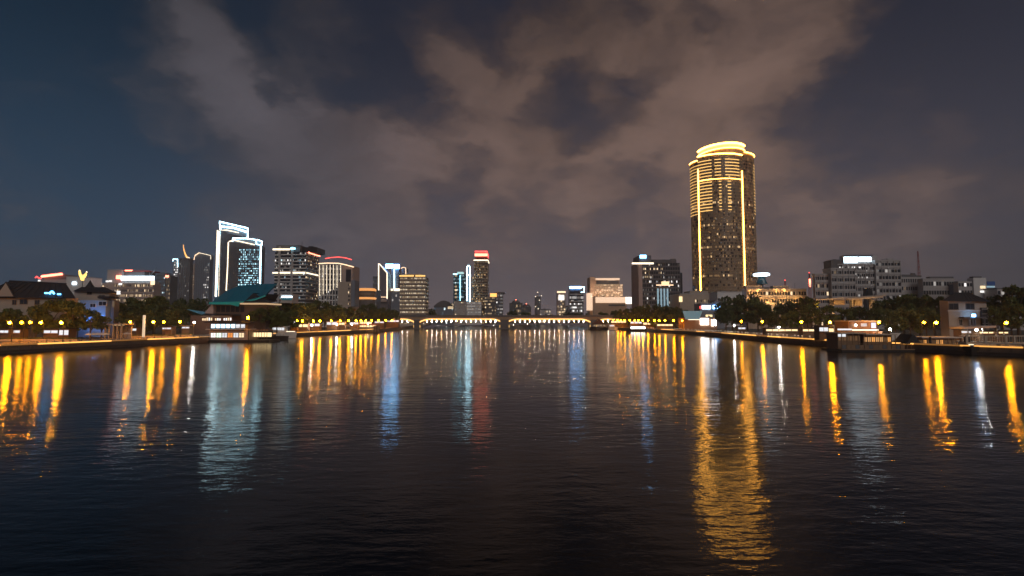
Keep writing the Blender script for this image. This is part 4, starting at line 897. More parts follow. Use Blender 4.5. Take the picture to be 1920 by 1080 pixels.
# bright shop with the sail canopy (right of centre)
b = Bld('sail_shop', 'waterfront shop with a pale sail roof and glaring white front', 'shop', 1325, 352)
b.part(MB().box(b.x(1283), b.x(1345), 2, 14, 0, b.z(596), mat('shop_brown', (.30, .17, .10), .8)), 'wall')
s_ = MB()
q = lambda px_, py_, y: b.p(px_, py_, y)
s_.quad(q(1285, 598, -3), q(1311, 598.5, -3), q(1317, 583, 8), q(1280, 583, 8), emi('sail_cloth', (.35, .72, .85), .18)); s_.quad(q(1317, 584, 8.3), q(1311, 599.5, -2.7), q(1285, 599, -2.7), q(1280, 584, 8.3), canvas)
b.part(s_, 'sail_roof'); b.part(MB().box(b.x(1287), b.x(1311), -2.6, -2.2, b.z(599.8), b.z(598.6), led_cream), 'light_strip')
lit_box(b, 1315, 1330, 597, 609, shop_hot, 'shopfront', 1.4, .5); lit_box(b, 1336, 1344, 599, 611, shop_hot, 'shopfront', 1.4, .5); lit_box(b, 1325, 1337, 590, 594, shop_warm, 'lit_sign', 1.2, .5)
b.part(MB().tube([q(1328, 592, .6), q(1337, 600, .6), q(1341, 614, .6)], .5, conc_dk, 5), 'leaning_mast')
b = Bld('sign_block', 'grey block with two glowing white signboards above the sail shop', 'building', 1335, 410)
B = b.body(1313, 1358, 569, 14, conc_blue); lit_box(b, 1316, 1332, 573, 579.5, sign_white, 'lit_sign', -.6, .5); lit_box(b, 1336.5, 1355, 572.5, 579, sign_blue, 'lit_sign', -.6, .5)
b.part(MB().prism([b.xz(1336, 569), b.xz(1356, 569), b.xz(1352, 564), b.xz(1342, 563)], 0, 12, conc_dk), 'roof_vault'); lit_box(b, 1311.5, 1315.5, 574, 579, led_red, 'lit_panel', -.8, .5)

# ---------------------------------------------------------------- bridge
BY = 505.0
br = thing('road_bridge', 'low haunched bridge across the river with warm lit edge beams', 'bridge', (0, BY, 0))
def bx(px_): return at(px_, 600, BY)[0]
def bz(py_): return at(960, py_, BY)[1]
zt, zb_ = bz(592.5), bz(600.5)
piers = [782, 946, 1112]
def soffit(px_):
    d = min(abs(px_-p) for p in piers); return bz(600.5) - (bz(600.5)-bz(609))*max(0, 1-d/24)**2.0
xs = list(range(735, 1176, 4))
top = [(bx(x), zt) for x in xs]; bot = [(bx(x), soffit(x)) for x in xs]
mb = MB()
for i in range(len(xs)-1):
    for y in (0, 15): mb.quad((bot[i][0], y, bot[i][1]), (bot[i+1][0], y, bot[i+1][1]), (top[i+1][0], y, top[i+1][1]), (top[i][0], y, top[i][1]), bridge_c)
    mb.quad((bot[i][0], 0, bot[i][1]), (bot[i][0], 15, bot[i][1]), (bot[i+1][0], 15, bot[i+1][1]), (bot[i+1][0], 0, bot[i+1][1]), bridge_c)
    mb.quad((top[i][0], 0, zt), (top[i+1][0], 0, zt), (top[i+1][0], 15, zt), (top[i][0], 15, zt), conc_dk)
mb.build('girder', br)
for p in piers:
    w = 4.3 if p == 946 else 2.8
    MB().box(bx(p)-w, bx(p)+w, -1.6, 16.5, -2, bz(599.5), conc_dk).build('pier', br); MB().box(bx(p)-w-.8, bx(p)+w+.8, -2.4, 17.4, -2, 1.0, conc_dk).build('pier_footing', br)
    for s in (-1, 1):
        MB().tube([(bx(p)+s*(w+.25), -.8, 1.6), (bx(p)+s*(w+.25), -.8, soffit(p)-.2)], .3, led_gold_soft, 5).build('light_strip', br)
led_bridge = emi('bridge_led', (1, .50, .15), 1.8)
for a, c in ((738, 780), (784, 944), (948, 1110), (1114, 1172)):
    pts = [(bx(x), -.35, soffit(x)+1.0) for x in range(a, c+1, 4)]
    MB().tube(pts, .62, led_bridge, 5).build('light_strip', br)
MB().box(bx(735), bx(1172), -.5, 0.0, zt-.8, zt+.9, conc_dk).build('parapet', br)
MB().box(bx(735), bx(1172), 14.996, 15.4, zt-.8, zt+.9, conc_dk).build('parapet', br)
def underlight(m):      # a light tube hung below the deck
    return MB().tube([(0, 0, 0), (0, 0, -1.5)], .12, m, 6).mesh('light_tube')
dot = underlight(bridge_glow[0]); dot2 = underlight(bridge_glow[1])
for i in range(46):
    x = 745+i*9.2
    if min(abs(x-p) for p in piers) < 13: continue
    o = link(dot if i % 3 else dot2, 'light_tube', br, None, None, (bx(x), 1.2, soffit(x)-.1))

# ---------------------------------------------------------------- street lamps
lamp = thing('street_lamp', 'leftmost of the orange street lamps on the left promenade', 'street lamp', (0, 0, PROM))
MB().lathe([(.22, 0), (.2, .5), (.11, .7), (.07, 6.4)], 0, 0, black, 8).build('post', lamp)
MB().tube([(0, 0, 6.3), (.0, -.4, 6.75), (0, -1.0, 6.9)], .05, black, 5).build('arm', lamp)
hd = MB().lathe([(.12, 7.02), (.38, 6.96), (.42, 6.86)], 0, -1.0, black, 10).build('lamp_head', lamp)
MB().ball((0, -1.0, 6.46), .42, lamp_glow, 10, 6).build('globe', lamp)
def far_variant():
    r = thing('street_lamp', 'x', 'street lamp', (0, 0, PROM))
    MB().lathe([(.22, 0), (.11, .6), (.07, 6.5)], 0, 0, black, 6).build('post', r)
    MB().lathe([(.12, 7.05), (.38, 6.98), (.42, 6.9)], 0, 0, black, 8).build('lamp_head', r)
    MB().ball((0, 0, 6.5), .48, lamp_glow_far, 8, 5).build('globe', r); return r
farlamp = far_variant()
def white_variant():
    r = thing('street_lamp', 'x', 'street lamp', (0, 0, PROM)); MB().lathe([(.2, 0), (.1, .5), (.06, 6.0)], 0, 0, steel, 6).build('post', r)
    MB().ball((0, 0, 6.2), .34, white_glow, 8, 5).build('globe', r); return r
whitelamp = white_variant()
used = set()
def put(src, px_, Y, label, group=None, zoff=0):
    x = at(px_, 598, Y)[0]; loc = (x, Y, PROM+zoff); rz = -PI/2 if False else 0
    if id(src) not in used:
        used.add(id(src)); src.location = loc; src['label'] = label
        if group: src['group'] = group
        return src
    return copy_tree(src, loc, rz, label, group)
near_l = [(-22, 158, 'orange street lamp at the very left edge of the left promenade'), (24, 172, 'orange street lamp in front of the left end of the dark tiled roof'), (46, 181, 'second orange street lamp from the left below the tiled house'), (62, 183, 'dim orange street lamp between two brighter ones below the tiled house'),
          (82, 179, 'orange street lamp left of the brightest one below the blue neon'), (120, 172, 'brightest orange street lamp below the blue neon roof'), (248, 204, 'orange street lamp beside the lit pavilion'), (291, 206, 'orange street lamp right of the white pillar on the left promenade'), (310, 214, 'small orange lamp just right of the lamp by the white pillar'),
          (340, 222, 'orange street lamp left of the blue lower roof')]
for px_, Y, lab in near_l: put(lamp, px_, Y, lab)
hall_lamp = put(lamp, 467, 221.4, 'tall orange street lamp standing on the ferry pier before the teal hall gable', None, -1.45); hall_lamp.scale = (1, 1, 1.5)
near_r = [(1427, 246, 'orange street lamp left of centre on the right promenade below the big tree'), (1388, 272, 'smaller orange street lamp just right of the sail shop'), (1553, 186, 'bright orange street lamp above the white stalls on the right'), (1644, 186, 'orange street lamp at the end of the flat-roofed cafe'),
          (1750, 170, 'very bright orange street lamp left of the cream house'), (1881, 164, 'orange street lamp at far right before the tall tree'), (1728, 185, 'orange street lamp half hidden in leaves left of the brightest right lamp'), (1500, 215, 'orange street lamp among the trees right of the orange-washed block'), (1985, 158, 'orange street lamp outside the right margin')]
for px_, Y, lab in near_r[:-1]: put(lamp, px_, Y, lab)
def glow(label, m):        # lamps differ in strength
    for o in list(C.objects):
        if o.name.startswith('street_lamp') and o.get('label') == label:
            for c in o.children:
                if c.name.startswith('globe'): c.material_slots[0].link = 'OBJECT'; c.material_slots[0].material = m
for px_, Y, lab in near_l+near_r:
    if px_ in (120, 24, 1553, 1750, 291): glow(lab, lamp_glow_hot)
    if px_ in (62, 310, 1388, 1728, 46): glow(lab, lamp_glow_weak)
def order_l(i, n): return 'rightmost' if i == n-1 else ['leftmost', 'second from left', 'third from left', 'fourth from left', 'fifth from left', 'sixth from left', 'seventh from left', 'eighth from left', 'ninth from left', 'tenth from left', 'eleventh from left', 'twelfth from left', 'thirteenth from left'][i]
gl = 'far lamps on the left quay'
for i_, px_ in enumerate((557, 567, 588, 600, 621, 638, 654, 668, 677, 686, 697, 710, 723, 735)):
    Y = edge_Y(px_, LQ)+3.0; put(farlamp, px_, Y, 'small orange lamp, '+order_l(i_, 14)+' in the row from pier to bridge', gl)
gr = 'far lamps on the right quay'
for i_, px_ in enumerate((1150, 1158, 1164, 1171, 1181, 1190, 1197, 1205, 1215, 1227, 1236, 1247, 1263, 1279)):
    Y = edge_Y(px_, RQ)+3.0; put(farlamp, px_, Y, 'small yellow lamp, '+order_l(i_, 14)+' in the row right of the bridge', gr)
put(whitelamp, 364, 226, 'white globe lamp at the foot of the blue lower roof')
for px_, Y, w_ in ((1376, 280, 'beside the sail shop'), (1460, 232, 'before the long warm stall'), (1602, 200, 'behind the flat-roofed cafe'), (1830, 176, 'before the cream house'), (1668, 184, 'right of the flat-roofed cafe')): put(whitelamp, px_, Y, 'small white globe lamp on the right promenade '+w_, 'white globe lamps on the right promenade', -2.2)
for w_, (px_, Y) in zip(('leftmost', 'second from left', 'third from left', 'rightmost'), ((585, edge_Y(585, LQ)+2), (632, edge_Y(632, LQ)+2), (660, edge_Y(660, LQ)+2), (690, edge_Y(690, LQ)+2))): put(whitelamp, px_, Y, 'small white globe lamp on the left quay near the long pier, '+w_, 'white globe lamps on the left quay', -2.2)
for i in range(14):
    px_ = 818+i*21+random.uniform(-4, 4); put(whitelamp, px_, 1246+random.uniform(0, 10), 'tiny white lamp on the far shore seen under the bridge, '+order_l(i, 14), 'lamps on the far shore', 0)

# ---------------------------------------------------------------- trees
def crown_mesh(seed, n=2400, r=1.0, leaf=.11, mt=leafA):
    rnd = random.Random(seed); mb = MB(); k = mb.mi(mt); blobs = []
    for i in range(22):
        a = rnd.uniform(0, 2*PI); zz = rnd.uniform(-.75, .92); rad = math.sqrt(max(0, 1-zz*zz*.8))*rnd.uniform(.25, .92)
        blobs.append((Vector((rad*math.cos(a), rad*math.sin(a), zz*.72)), rnd.uniform(.15, .38)))
    for i in range(n):
        c, br_ = rnd.choice(blobs); v = Vector((rnd.gauss(0, 1), rnd.gauss(0, 1), rnd.gauss(0, 1))).normalized()*br_*rnd.uniform(.55, 1.08)
        v.z *= .75; p = c+v; s = leaf*rnd.uniform(.5, 1.2)
        a = Vector((rnd.gauss(0, 1), rnd.gauss(0, 1), rnd.gauss(0, .6))).normalized(); bb = a.cross(Vector((rnd.gauss(0, 1), rnd.gauss(0, 1), rnd.gauss(0, 1)))).normalized()
        n0 = len(mb.v); mb.v += [tuple(p-a*s), tuple(p+bb*s*.55), tuple(p+a*s), tuple(p-bb*s*.55)]; mb.f.append((n0, n0+1, n0+2, n0+3)); mb.m.append(k)
    return mb.mesh('crown')
def trunk_mesh(seed):
    rnd = random.Random(seed+50); mb = MB()
    mb.tube([(0, 0, -.02), (rnd.uniform(-.03, .03), rnd.uniform(-.03, .03), .4), (rnd.uniform(-.06, .06), rnd.uniform(-.06, .06), .85)], .055, bark, 7, .03)
    for i in range(5):
        a = 2*PI*i/5+rnd.uniform(-.4, .4); z = rnd.uniform(.35, .7); mb.tube([(0, 0, z), (.28*math.cos(a), .28*math.sin(a), z+.28), (.6*math.cos(a), .6*math.sin(a), z+.5)], .028, bark, 5, .008)
    return mb.mesh('trunk')
CR = [crown_mesh(i, 2600, 1, .10, leafA if i % 2 else leafB) for i in range(6)]; TR = [trunk_mesh(i) for i in range(3)]
def tree(px_, py_top, Y, wpx, label, group, base=None, squash=1.0):
    """crown width in pixels and crown top row at distance Y"""
    x, zt_ = at(px_, py_top, Y); rad = wpx*Y/F/2; zb0 = PROM if base is None else base; hgt = zt_-zb0
    ch = min(rad*1.25*squash, hgt*.52); i = random.randrange(6)
    r = thing('leafy_tree', label, 'tree', (x, Y, zb0), random.uniform(0, 6.28), group)
    c = link(CR[i], 'crown', r); c.location = (0, 0, hgt-ch*.92); c.scale = (rad, rad*random.uniform(.85, 1.1), ch)
    tk = link(TR[i % 3], 'trunk', r); th = max(hgt-ch*.95, hgt*.35); tk.scale = (max(3, th*.8), max(3, th*.8), th*1.25)
    return r
ORD = ['leftmost', 'second from left', 'third from left', 'fourth from left', 'fifth from left', 'sixth from left', 'seventh from left', 'eighth from left', 'ninth from left', 'tenth from left', 'eleventh from left', 'twelfth from left', 'thirteenth from left', 'fourteenth from left', 'fifteenth from left']
def order(i, n): return 'rightmost' if i == n-1 else ORD[i]
def trees(spec, label, group, **kw):
    for i, (px_, py_, Y, w) in enumerate(sorted(spec)):
        if 548 < px_ < 745: Y = max(Y, edge_Y(px_, LQ)+20+9*(i % 3))
        if 1126 < px_ < 1300: Y = max(Y, edge_Y(px_, RQ)+20+9*(i % 3))
        tree(px_, py_, Y, w, label+', '+order(i, len(spec)), group, **kw)
trees([(100, 560, 198, 62), (140, 562, 195, 60), (70, 573, 196, 50)], 'broad dark tree in front of the tiled house', 'dark trees before the tiled house')
trees([(-10, 572, 196, 60), (30, 575, 198, 46)], 'dark shrubby tree below the eaves of the tiled house', 'trees below the tiled house eaves')
trees([(172, 579, 186, 36), (192, 590, 196, 28)], 'lamp-lit green tree left of the lit pavilion', 'green trees left of the pavilion')
trees([(232, 566, 240, 44), (258, 556, 250, 58), (290, 553, 256, 60), (322, 560, 254, 52), (240, 582, 225, 34), (275, 578, 232, 44), (330, 575, 240, 40)], 'dark tree between the blue-lit house and the teal hall', 'clump beside the blue-lit house')
trees([(352, 558, 300, 44), (378, 558, 300, 40), (340, 566, 290, 40)], 'rounded dark tree behind the blue lower roof', 'trees behind the lower roof')
trees([(474, 582, 255, 22), (490, 576, 260, 30), (507, 569, 268, 40), (530, 564, 284, 46), (556, 566, 300, 44), (520, 580, 270, 34), (545, 580, 280, 34), (580, 566, 330, 44), (572, 580, 300, 30)], 'lamp-lit green tree right of the teal hall', 'green trees right of the teal hall')
trees([(604, 562, 360, 44), (628, 570, 365, 40), (650, 573, 380, 36), (668, 577, 395, 36), (610, 578, 335, 26), (636, 580, 355, 26), (690, 568, 440, 36), (712, 574, 450, 34), (735, 577, 460, 30), (700, 582, 420, 24), (722, 583, 430, 22)], 'dark tree in the row between the teal hall and the bridge', 'tree row left of the bridge')
trees([(760, 577, 640, 30), (785, 574, 660, 34), (808, 578, 670, 30), (830, 582, 690, 24), (900, 586, 900, 22), (935, 586, 900, 24), (962, 580, 850, 22), (985, 585, 880, 26), (1030, 588, 900, 26), (1062, 584, 760, 24), (1085, 586, 740, 24), (1105, 585, 700, 26), (870, 587, 880, 26), (845, 586, 860, 22), (1005, 588, 880, 22)], 'far hazy tree behind the bridge', 'far trees behind the bridge')
trees([(1130, 583, 520, 26), (1150, 580, 510, 30), (1172, 576, 480, 36), (1196, 572, 460, 40), (1222, 569, 440, 42), (1246, 572, 420, 38), (1266, 573, 405, 36), (1282, 580, 380, 26), (1185, 584, 440, 26), (1230, 585, 400, 26), (1258, 586, 380, 26)], 'dark tree in the row right of the bridge', 'tree row right of the bridge')
trees([(1372, 553, 320, 56), (1400, 549, 325, 56), (1420, 560, 315, 46), (1360, 570, 310, 36), (1440, 572, 300, 40)], 'large dark tree left of the orange-washed block', 'big trees below the orange-washed block')
trees([(1468, 565, 290, 46), (1492, 562, 285, 44), (1513, 553, 270, 40), (1480, 582, 250, 34), (1520, 570, 245, 36), (1450, 584, 260, 30)], 'dark tree below the red-lit masts', 'trees below the masts')
trees([(1548, 572, 235, 36), (1580, 574, 240, 40), (1610, 572, 240, 36), (1640, 575, 235, 36)], 'orange-lit tree under the elevated canopy', 'trees under the elevated canopy')
trees([(1664, 556, 235, 52), (1692, 549, 235, 60), (1722, 549, 230, 58), (1750, 552, 225, 52), (1676, 575, 205, 46), (1705, 575, 200, 50), (1735, 578, 198, 40)], 'orange-lit dark tree left of the cream house', 'trees left of the cream house')
trees([(1876, 548, 205, 46), (1905, 530, 200, 62), (1935, 535, 200, 60), (1862, 572, 200, 36), (1895, 568, 190, 48)], 'tall dark tree at the right edge', 'tall trees at the right edge')

# ---------------------------------------------------------------- promenade furniture
kiosk_wood = mat('kiosk_timber', (.13, .085, .055), .8, 0, .25, .6)
def kiosk(px0, px1, py0, py1, Y, m, label, roofm=roof_dk):
    b = Bld('kiosk', label, 'kiosk', (px0+px1)/2, Y); a, c = b.x(px0, 620), b.x(px1, 620); z0, z1 = b.z(py1), b.z(py0)
    b.part(MB().box(a, c, 0, 3.2, 0, z1+.5, kiosk_wood), 'wall'); b.part(MB().box(a-.4, c+.4, -1.1, 3.5, z1+.503, z1+.75, roofm), 'roof'); n = max(2, int((c-a)/2.6))
    for i in range(n):
        u0 = a+(c-a)*(i+.06)/n; u1 = a+(c-a)*(i+.94)/n; b.part(MB().box(u0, u1, -.08, -.01, z0, z1, m), 'lit_panel')
    b.part(MB().box(a, c, -.5, -.082, z0-.35, z0-.1, wood), 'counter')
    return b
kiosk(0, 16, 619.5, 624, 184, shop_white, 'white lit kiosk at the left margin below the tiled house')
kiosk(18, 38, 619.5, 624, 186, shop_white, 'white lit kiosk beneath the leftmost street lamp')
kiosk(82, 109, 619.5, 624.5, 190, shop_white, 'bright white kiosk left of the brightest lamp')
kiosk(111, 129, 619, 628, 190, shop_white, 'tall white kiosk right beside the brightest lamp')
kiosk(240, 256, 616, 620, 222, shop_white, 'white lit kiosk just right of the lit pavilion')
kiosk(304, 321, 614.5, 617, 226, shop_white, 'low white kiosk right of the white pillar')
kiosk(341, 355, 613, 615.5, 232, shop_white, 'low warm kiosk by the white globe lamp', roofm=wood)
kiosk(1536, 1553, 614, 621, 186, shop_white, 'white stall directly below the bright lamp on the right')
kiosk(1553.5, 1563, 616, 622, 188, shop_warm, 'narrow warm stall just right of the white stall')
kiosk(1436, 1496, 617.5, 620.5, 234, shop_warm, 'long warm lit stall on the right promenade')
kiosk(1505, 1527, 617.5, 621, 214, shop_warm, 'short warm lit stall left of the white stall')
kiosk(1384, 1398, 614, 617, 270, shop_white, 'small white stall below the smaller lamp right of the sail shop')
kiosk(1802, 1830, 621, 624, 182, shop_white, 'white lit stall below the cream house')
kiosk(1836, 1870, 622.5, 625, 178, shop_warm, 'warm lit stall right below the cream house')
kiosk(1872, 1890, 622.5, 625, 176, shop_warm, 'warm lit stall under the lamp at far right')
# shops along the far parts of the quays
for i, (xa, xb, ya, yb, m) in enumerate(((545, 556, 603, 609, shop_white), (557, 577, 608, 613, shop_warm), (578, 600, 607, 611.5, shop_white), (612, 632, 604, 609, shop_white), (634, 646, 605, 609, shop_warm), (655, 672, 604.5, 608, shop_white), (674, 697, 603.5, 607, shop_warm), (702, 720, 602.8, 605.5, shop_white), (722, 748, 600.5, 603.5, shop_white))):
    kiosk(xa, xb, ya, yb, edge_Y((xa+xb)/2, LQ)+11, m, ['pale arched entrance stall right of the pier buildings', 'warm stall under the first small lamps right of the teal hall', 'white stall under the third small lamp', 'white stall left of the long pier', 'warm stall behind the start of the long pier', 'white stall behind the middle of the long pier', 'warm stall behind the end of the long pier', 'white stall between long pier and bridge', 'white stall nearest the bridge on the left bank'][i])
for i, (xa, xb, ya, yb, m) in enumerate(((1146, 1180, 602, 605, shop_warm), (1182, 1204, 603, 606.5, shop_white), (1206, 1230, 605, 608.5, shop_warm), (1232, 1262, 608, 611, shop_warm))):
    kiosk(xa, xb, ya, yb, edge_Y((xa+xb)/2, RQ)+11, m, ['long warm stall nearest the bridge on the right bank', 'white stall under the middle lamps right of the bridge', 'warm stall under the lamps right of the white one', 'warm stall left of the sail shop'][i])
# lit pavilion
b = Bld('open_pavilion', 'open pavilion of cream columns under a flat roof left of the white pillar', 'pavilion', 216, 196)
a, c = b.x(200), b.x(232); zt_ = b.z(607); b.part(MB().box(a-.4, c+.4, -.4, 5.4, zt_-.5, zt_, cream), 'roof')
for i in range(5):
    for y in (0, 5): u = a+.2+(c-a-.4)*i/4; b.part(MB().box(u-.18, u+.18, y-.18, y+.18, 0, zt_-.503, cream), 'column')
b.part(MB().box(a, c, 5.2, 5.4, 0, zt_-.51, cream), 'back_wall'); b.part(MB().box(a+1, c-1, 2.3, 2.5, zt_-.62, zt_-.52, shop_warm), 'ceiling_light')
b = Bld('white_pillar', 'slim white lit pillar between two orange street lamps on the left', 'pillar', 272, 204); b.part(MB().box(-.35, .35, -.3, .3, 0, b.z(591), emi('pillar_glow', (1, .75, .5), .6)), 'shaft'); b.part(MB().box(-.6, .6, -.5, .5, 0, .5, stone_edge), 'plinth')
# parasols
pr = thing('parasol', 'white cafe parasol in the row left of the lit pavilion', 'parasol', (0, 0, PROM), 0, 'cafe parasols on the left promenade')
MB().tube([(0, 0, 0), (0, 0, 2.4)], .04, steel, 5).build('pole', pr); MB().lathe([(1.5, 2.05), (.8, 2.45), (.05, 2.75)], 0, 0, canvas, 8).build('canopy', pr); MB().lathe([(.4, 0), (.4, .08)], 0, 0, black, 8).build('base', pr)
first = True
for i_, (px_, Y) in enumerate(((168, 182), (175, 183), (183, 184), (191, 186), (199, 183), (238, 192))):
    lab_ = 'white cafe parasol right of the lit pavilion' if i_ == 5 else 'white cafe parasol left of the lit pavilion, '+('leftmost', 'second from left', 'third from left', 'fourth from left', 'rightmost')[i_]
    loc = (at(px_, 620, Y)[0], Y, PROM)
    if first: pr.location = loc; first = False; pr['label'] = lab_
    else: copy_tree(pr, loc, 0, lab_)
# low planter walls behind the rails
for i, (xa, xb, Y) in enumerate(((-30, 40, 176), (42, 92, 177.5), (94, 150, 176.5), (236, 268, 208), (276, 330, 210.5), (332, 362, 226))):
    b = Bld('planter_wall', ['stone planter with clipped hedge at the left margin', 'stone planter with clipped hedge under the second lamp', 'stone planter with hedge behind the brightest left lamp', 'stone planter with hedge right of the pavilion', 'stone planter with hedge below the white pillar lamps', 'stone planter with hedge nearest the pier buildings'][i], 'planter', (xa+xb)/2, Y)
    a, c = b.x(xa), b.x(xb); b.part(MB().box(a, c, 0, 1.6, 0, .75, stone_edge), 'planter_box'); hb = MB(); rnd = random.Random(i); k = hb.mi(leafA)
    for j in range(int((c-a)*60)):
        p = Vector((rnd.uniform(a+.1, c-.1), rnd.uniform(.1, 1.5), rnd.uniform(.75, 1.25))); s = rnd.uniform(.08, .2); d1 = Vector((rnd.gauss(0, 1), rnd.gauss(0, 1), rnd.gauss(0, 1))).normalized(); d2 = d1.cross(Vector((rnd.gauss(0, 1), rnd.gauss(0, 1), rnd.gauss(0, 1)))).normalized()
        n0 = len(hb.v); hb.v += [tuple(p-d1*s), tuple(p+d2*s*.6), tuple(p+d1*s), tuple(p-d2*s*.6)]; hb.f.append((n0, n0+1, n0+2, n0+3)); hb.m.append(k)
    b.part(hb, 'hedge', 'stuff')

# ---------------------------------------------------------------- piers and boats
def hull(b, x0, x1, y0, y1, z0, z1, m, name='hull', taper=.25, tip=3.0):
    mb = MB(); L = [(x0+taper*2, y0+.6), (x1-tip, y0+.6), (x1-.4, (y0+y1)/2), (x1-tip, y1-.6), (x0+taper*2, y1-.6)]; U = [(x0, y0), (x1-tip, y0), (x1, (y0+y1)/2), (x1-tip, y1), (x0, y1)]
    n = len(mb.v); k = mb.mi(m); mb.v += [(p[0], p[1], z0) for p in L]+[(p[0], p[1], z1) for p in U]
    for i in range(5): j = (i+1) % 5; mb.f.append((i, j, 5+j, 5+i)); mb.m.append(k)
    mb.f.append((5, 6, 7, 8, 9)); mb.m.append(k); mb.f.append((4, 3, 2, 1, 0)); mb.m.append(k)
    return mb.build(name, b.root)
# two-storey ferry pier
b = Bld('ferry_pier', 'two storey floating pier with pale blue lit upper deck and bright lower windows', 'pier', 430, 222, z0=0)
X = lambda p: b.x(p, 620)
b.part(MB().box(X(374), X(508), -1.5, 9, -.6, b.z(637.5), hull_dk), 'pontoon'); b.part(MB().box(X(392), X(466), 0, 8, b.z(637.4), b.z(618.5), mat('pier_wall', (.34, .26, .22), .8)), 'wall')
b.part(MB().box(X(388), X(461), -1.2, 9, b.z(618.4), b.z(616.6), conc), 'upper_deck'); b.part(MB().box(X(392), X(459), .8, 8, b.z(616.5), b.z(605), mat('pier_wall_dark', (.12, .10, .10), .8)), 'upper_wall')
b.part(MB().prism([b.xz(384, 604.9), b.xz(463, 604.9), b.xz(450, 601.5), b.xz(398, 601)], -1.4, 9, roof_dk), 'roof')
for i in range(7):
    x0_ = 394+i*9.3
    b.part(MB().box(X(x0_), X(x0_+7.4), .68, .78, b.z(615), b.z(608), pier_cool if i < 5 else shop_white), 'window')
for i, m in enumerate((w_white[2], emi('win_mint', (.75, 1, .8), 1.3), shop_white, None, shop_white, w_warm[2])):
    x0_ = 396+i*10.6
    if m is None: m = emi('win_orange', (1, .34, .08), .8)
    w = b.part(MB().box(X(x0_), X(x0_+8.6), -.12, -.02, b.z(632.5), b.z(624.5), m), 'window')
    MB().box(X(x0_+4.0), X(x0_+4.6), -.2, -.125, b.z(632.5), b.z(624.5), conc_dk).build('mullion', w)
    MB().box(X(x0_), X(x0_+8.6), -.2, -.125, b.z(628.3), b.z(627.8), conc_dk).build('transom', w)
for i in range(10): b.part(MB().box(X(390+i*7.6)-.06, X(390+i*7.6)+.06, -1.1, -1.0, b.z(616.6), b.z(613.2), steel), 'rail_post')
b.part(MB().box(X(389), X(461), -1.1, -1.02, b.z(613.2), b.z(612.8), steel), 'hand_rail')
for i in range(8): b.part(MB().box(X(468+i*5)-.08, X(468+i*5)+.08, -1.2, -1.04, b.z(637.4), b.z(620), wood), 'deck_post')
b.part(MB().box(X(467), X(505), -1.3, 8, b.z(619.9), b.z(619.0), wood), 'awning'); b.part(MB().box(X(468), X(503), 3, 3.2, b.z(632), b.z(624), shop_warm), 'lit_wall')
b.part(MB().box(X(374), X(390), -1, 6, b.z(637.4), b.z(631), hull_wt), 'ticket_hut')
b = Bld('moored_barge', 'dark barge with a square cabin moored right of the ferry pier', 'boat', 525, 245, z0=0); X = lambda p: b.x(p, 625)
hull(b, X(486), X(541), -2, 3, -.4, b.z(630), hull_dk, tip=5); b.part(MB().box(X(489), X(508), -.9, 2.2, b.z(630), b.z(622), black), 'cabin'); b.part(MB().box(X(508.5), X(536), -1.6, 2.6, b.z(626.4), b.z(625.6), hull_wt), 'awning')
for i in range(5): b.part(MB().tube([(X(510+i*6), -1.4, b.z(630)), (X(510+i*6), -1.4, b.z(626.3))], .06, steel, 5), 'awning_post')
b.part(MB().box(X(490), X(507), -.98, -.91, b.z(625), b.z(623), w_warm[1]), 'cabin_window')
b = Bld('white_launch', 'white launch with bright awning moored behind the dark barge', 'boat', 528, 272, z0=0); X = lambda p: b.x(p, 618)
hull(b, X(507), X(556), -2, 3, -.3, b.z(622.5), hull_wt, tip=5); b.part(MB().box(X(510), X(536), -1.4, 2.4, b.z(622.4), b.z(613.5), hull_wt), 'cabin'); b.part(MB().box(X(509), X(537), -1.7, 2.7, b.z(613.4), b.z(611.6), hull_wt), 'roof')
for i in range(5): b.part(MB().box(X(511+i*5), X(515+i*5), -1.5, -1.41, b.z(619), b.z(614.2), shop_white), 'cabin_window')
b.part(MB().box(X(538), X(554), -.6, -.5, b.z(622), b.z(621), led_cream), 'deck_light')
b = Bld('long_pier', 'long low jetty with dark posts and rail reaching towards the bridge', 'jetty', 682, 372, z0=0); X = lambda p: b.x(p, 615)
b.part(MB().box(X(648), X(714), -2.5, 2.5, .25, .9, hull_dk), 'deck'); b.part(MB().box(X(655), X(708), -2, 2.2, b.z(608.4), b.z(607.4), redpaint), 'roof')
for i in range(12):
    x0_ = 652+i*5.3; b.part(MB().box(X(x0_)-.14, X(x0_)+.14, -2.3, -2.05, -1, b.z(608.5), wood), 'post')
b.part(MB().box(X(652), X(711), -2.36, -2.31, 2.0, 2.12, steel), 'hand_rail'); b.part(MB().box(X(656), X(704), 1.2, 1.3, b.z(613), b.z(610), shop_warm), 'lit_wall')
b.part(MB().box(X(701), X(711), -1.4, 1.4, .9, b.z(611), black), 'end_hut')
b = Bld('dark_boat', 'dark boat with a peaked canopy below the right end of the bridge', 'boat', 1122, 470, z0=0); X = lambda p: b.x(p, 612)
hull(b, X(1140), X(1106), -3, 3, -.4, b.z(613), hull_dk, tip=-5, taper=-.25); b.part(MB().prism([b.xz(1110, 608), b.xz(1136, 608), b.xz(1126, 600), b.xz(1121, 597), b.xz(1118, 601)], -2.4, 2.4, mat('canopy_brown', (.10, .05, .04), .8)), 'canopy')
for i in range(5): b.part(MB().tube([(X(1111+i*6), -2.2, b.z(613)), (X(1111+i*6), -2.2, b.z(608))], .14, wood, 5), 'post')
for i in range(4): b.part(MB().box(X(1113+i*6), X(1116+i*6), -1.5, -1.4, b.z(611.5), b.z(609), w_warm[1]), 'lit_panel')
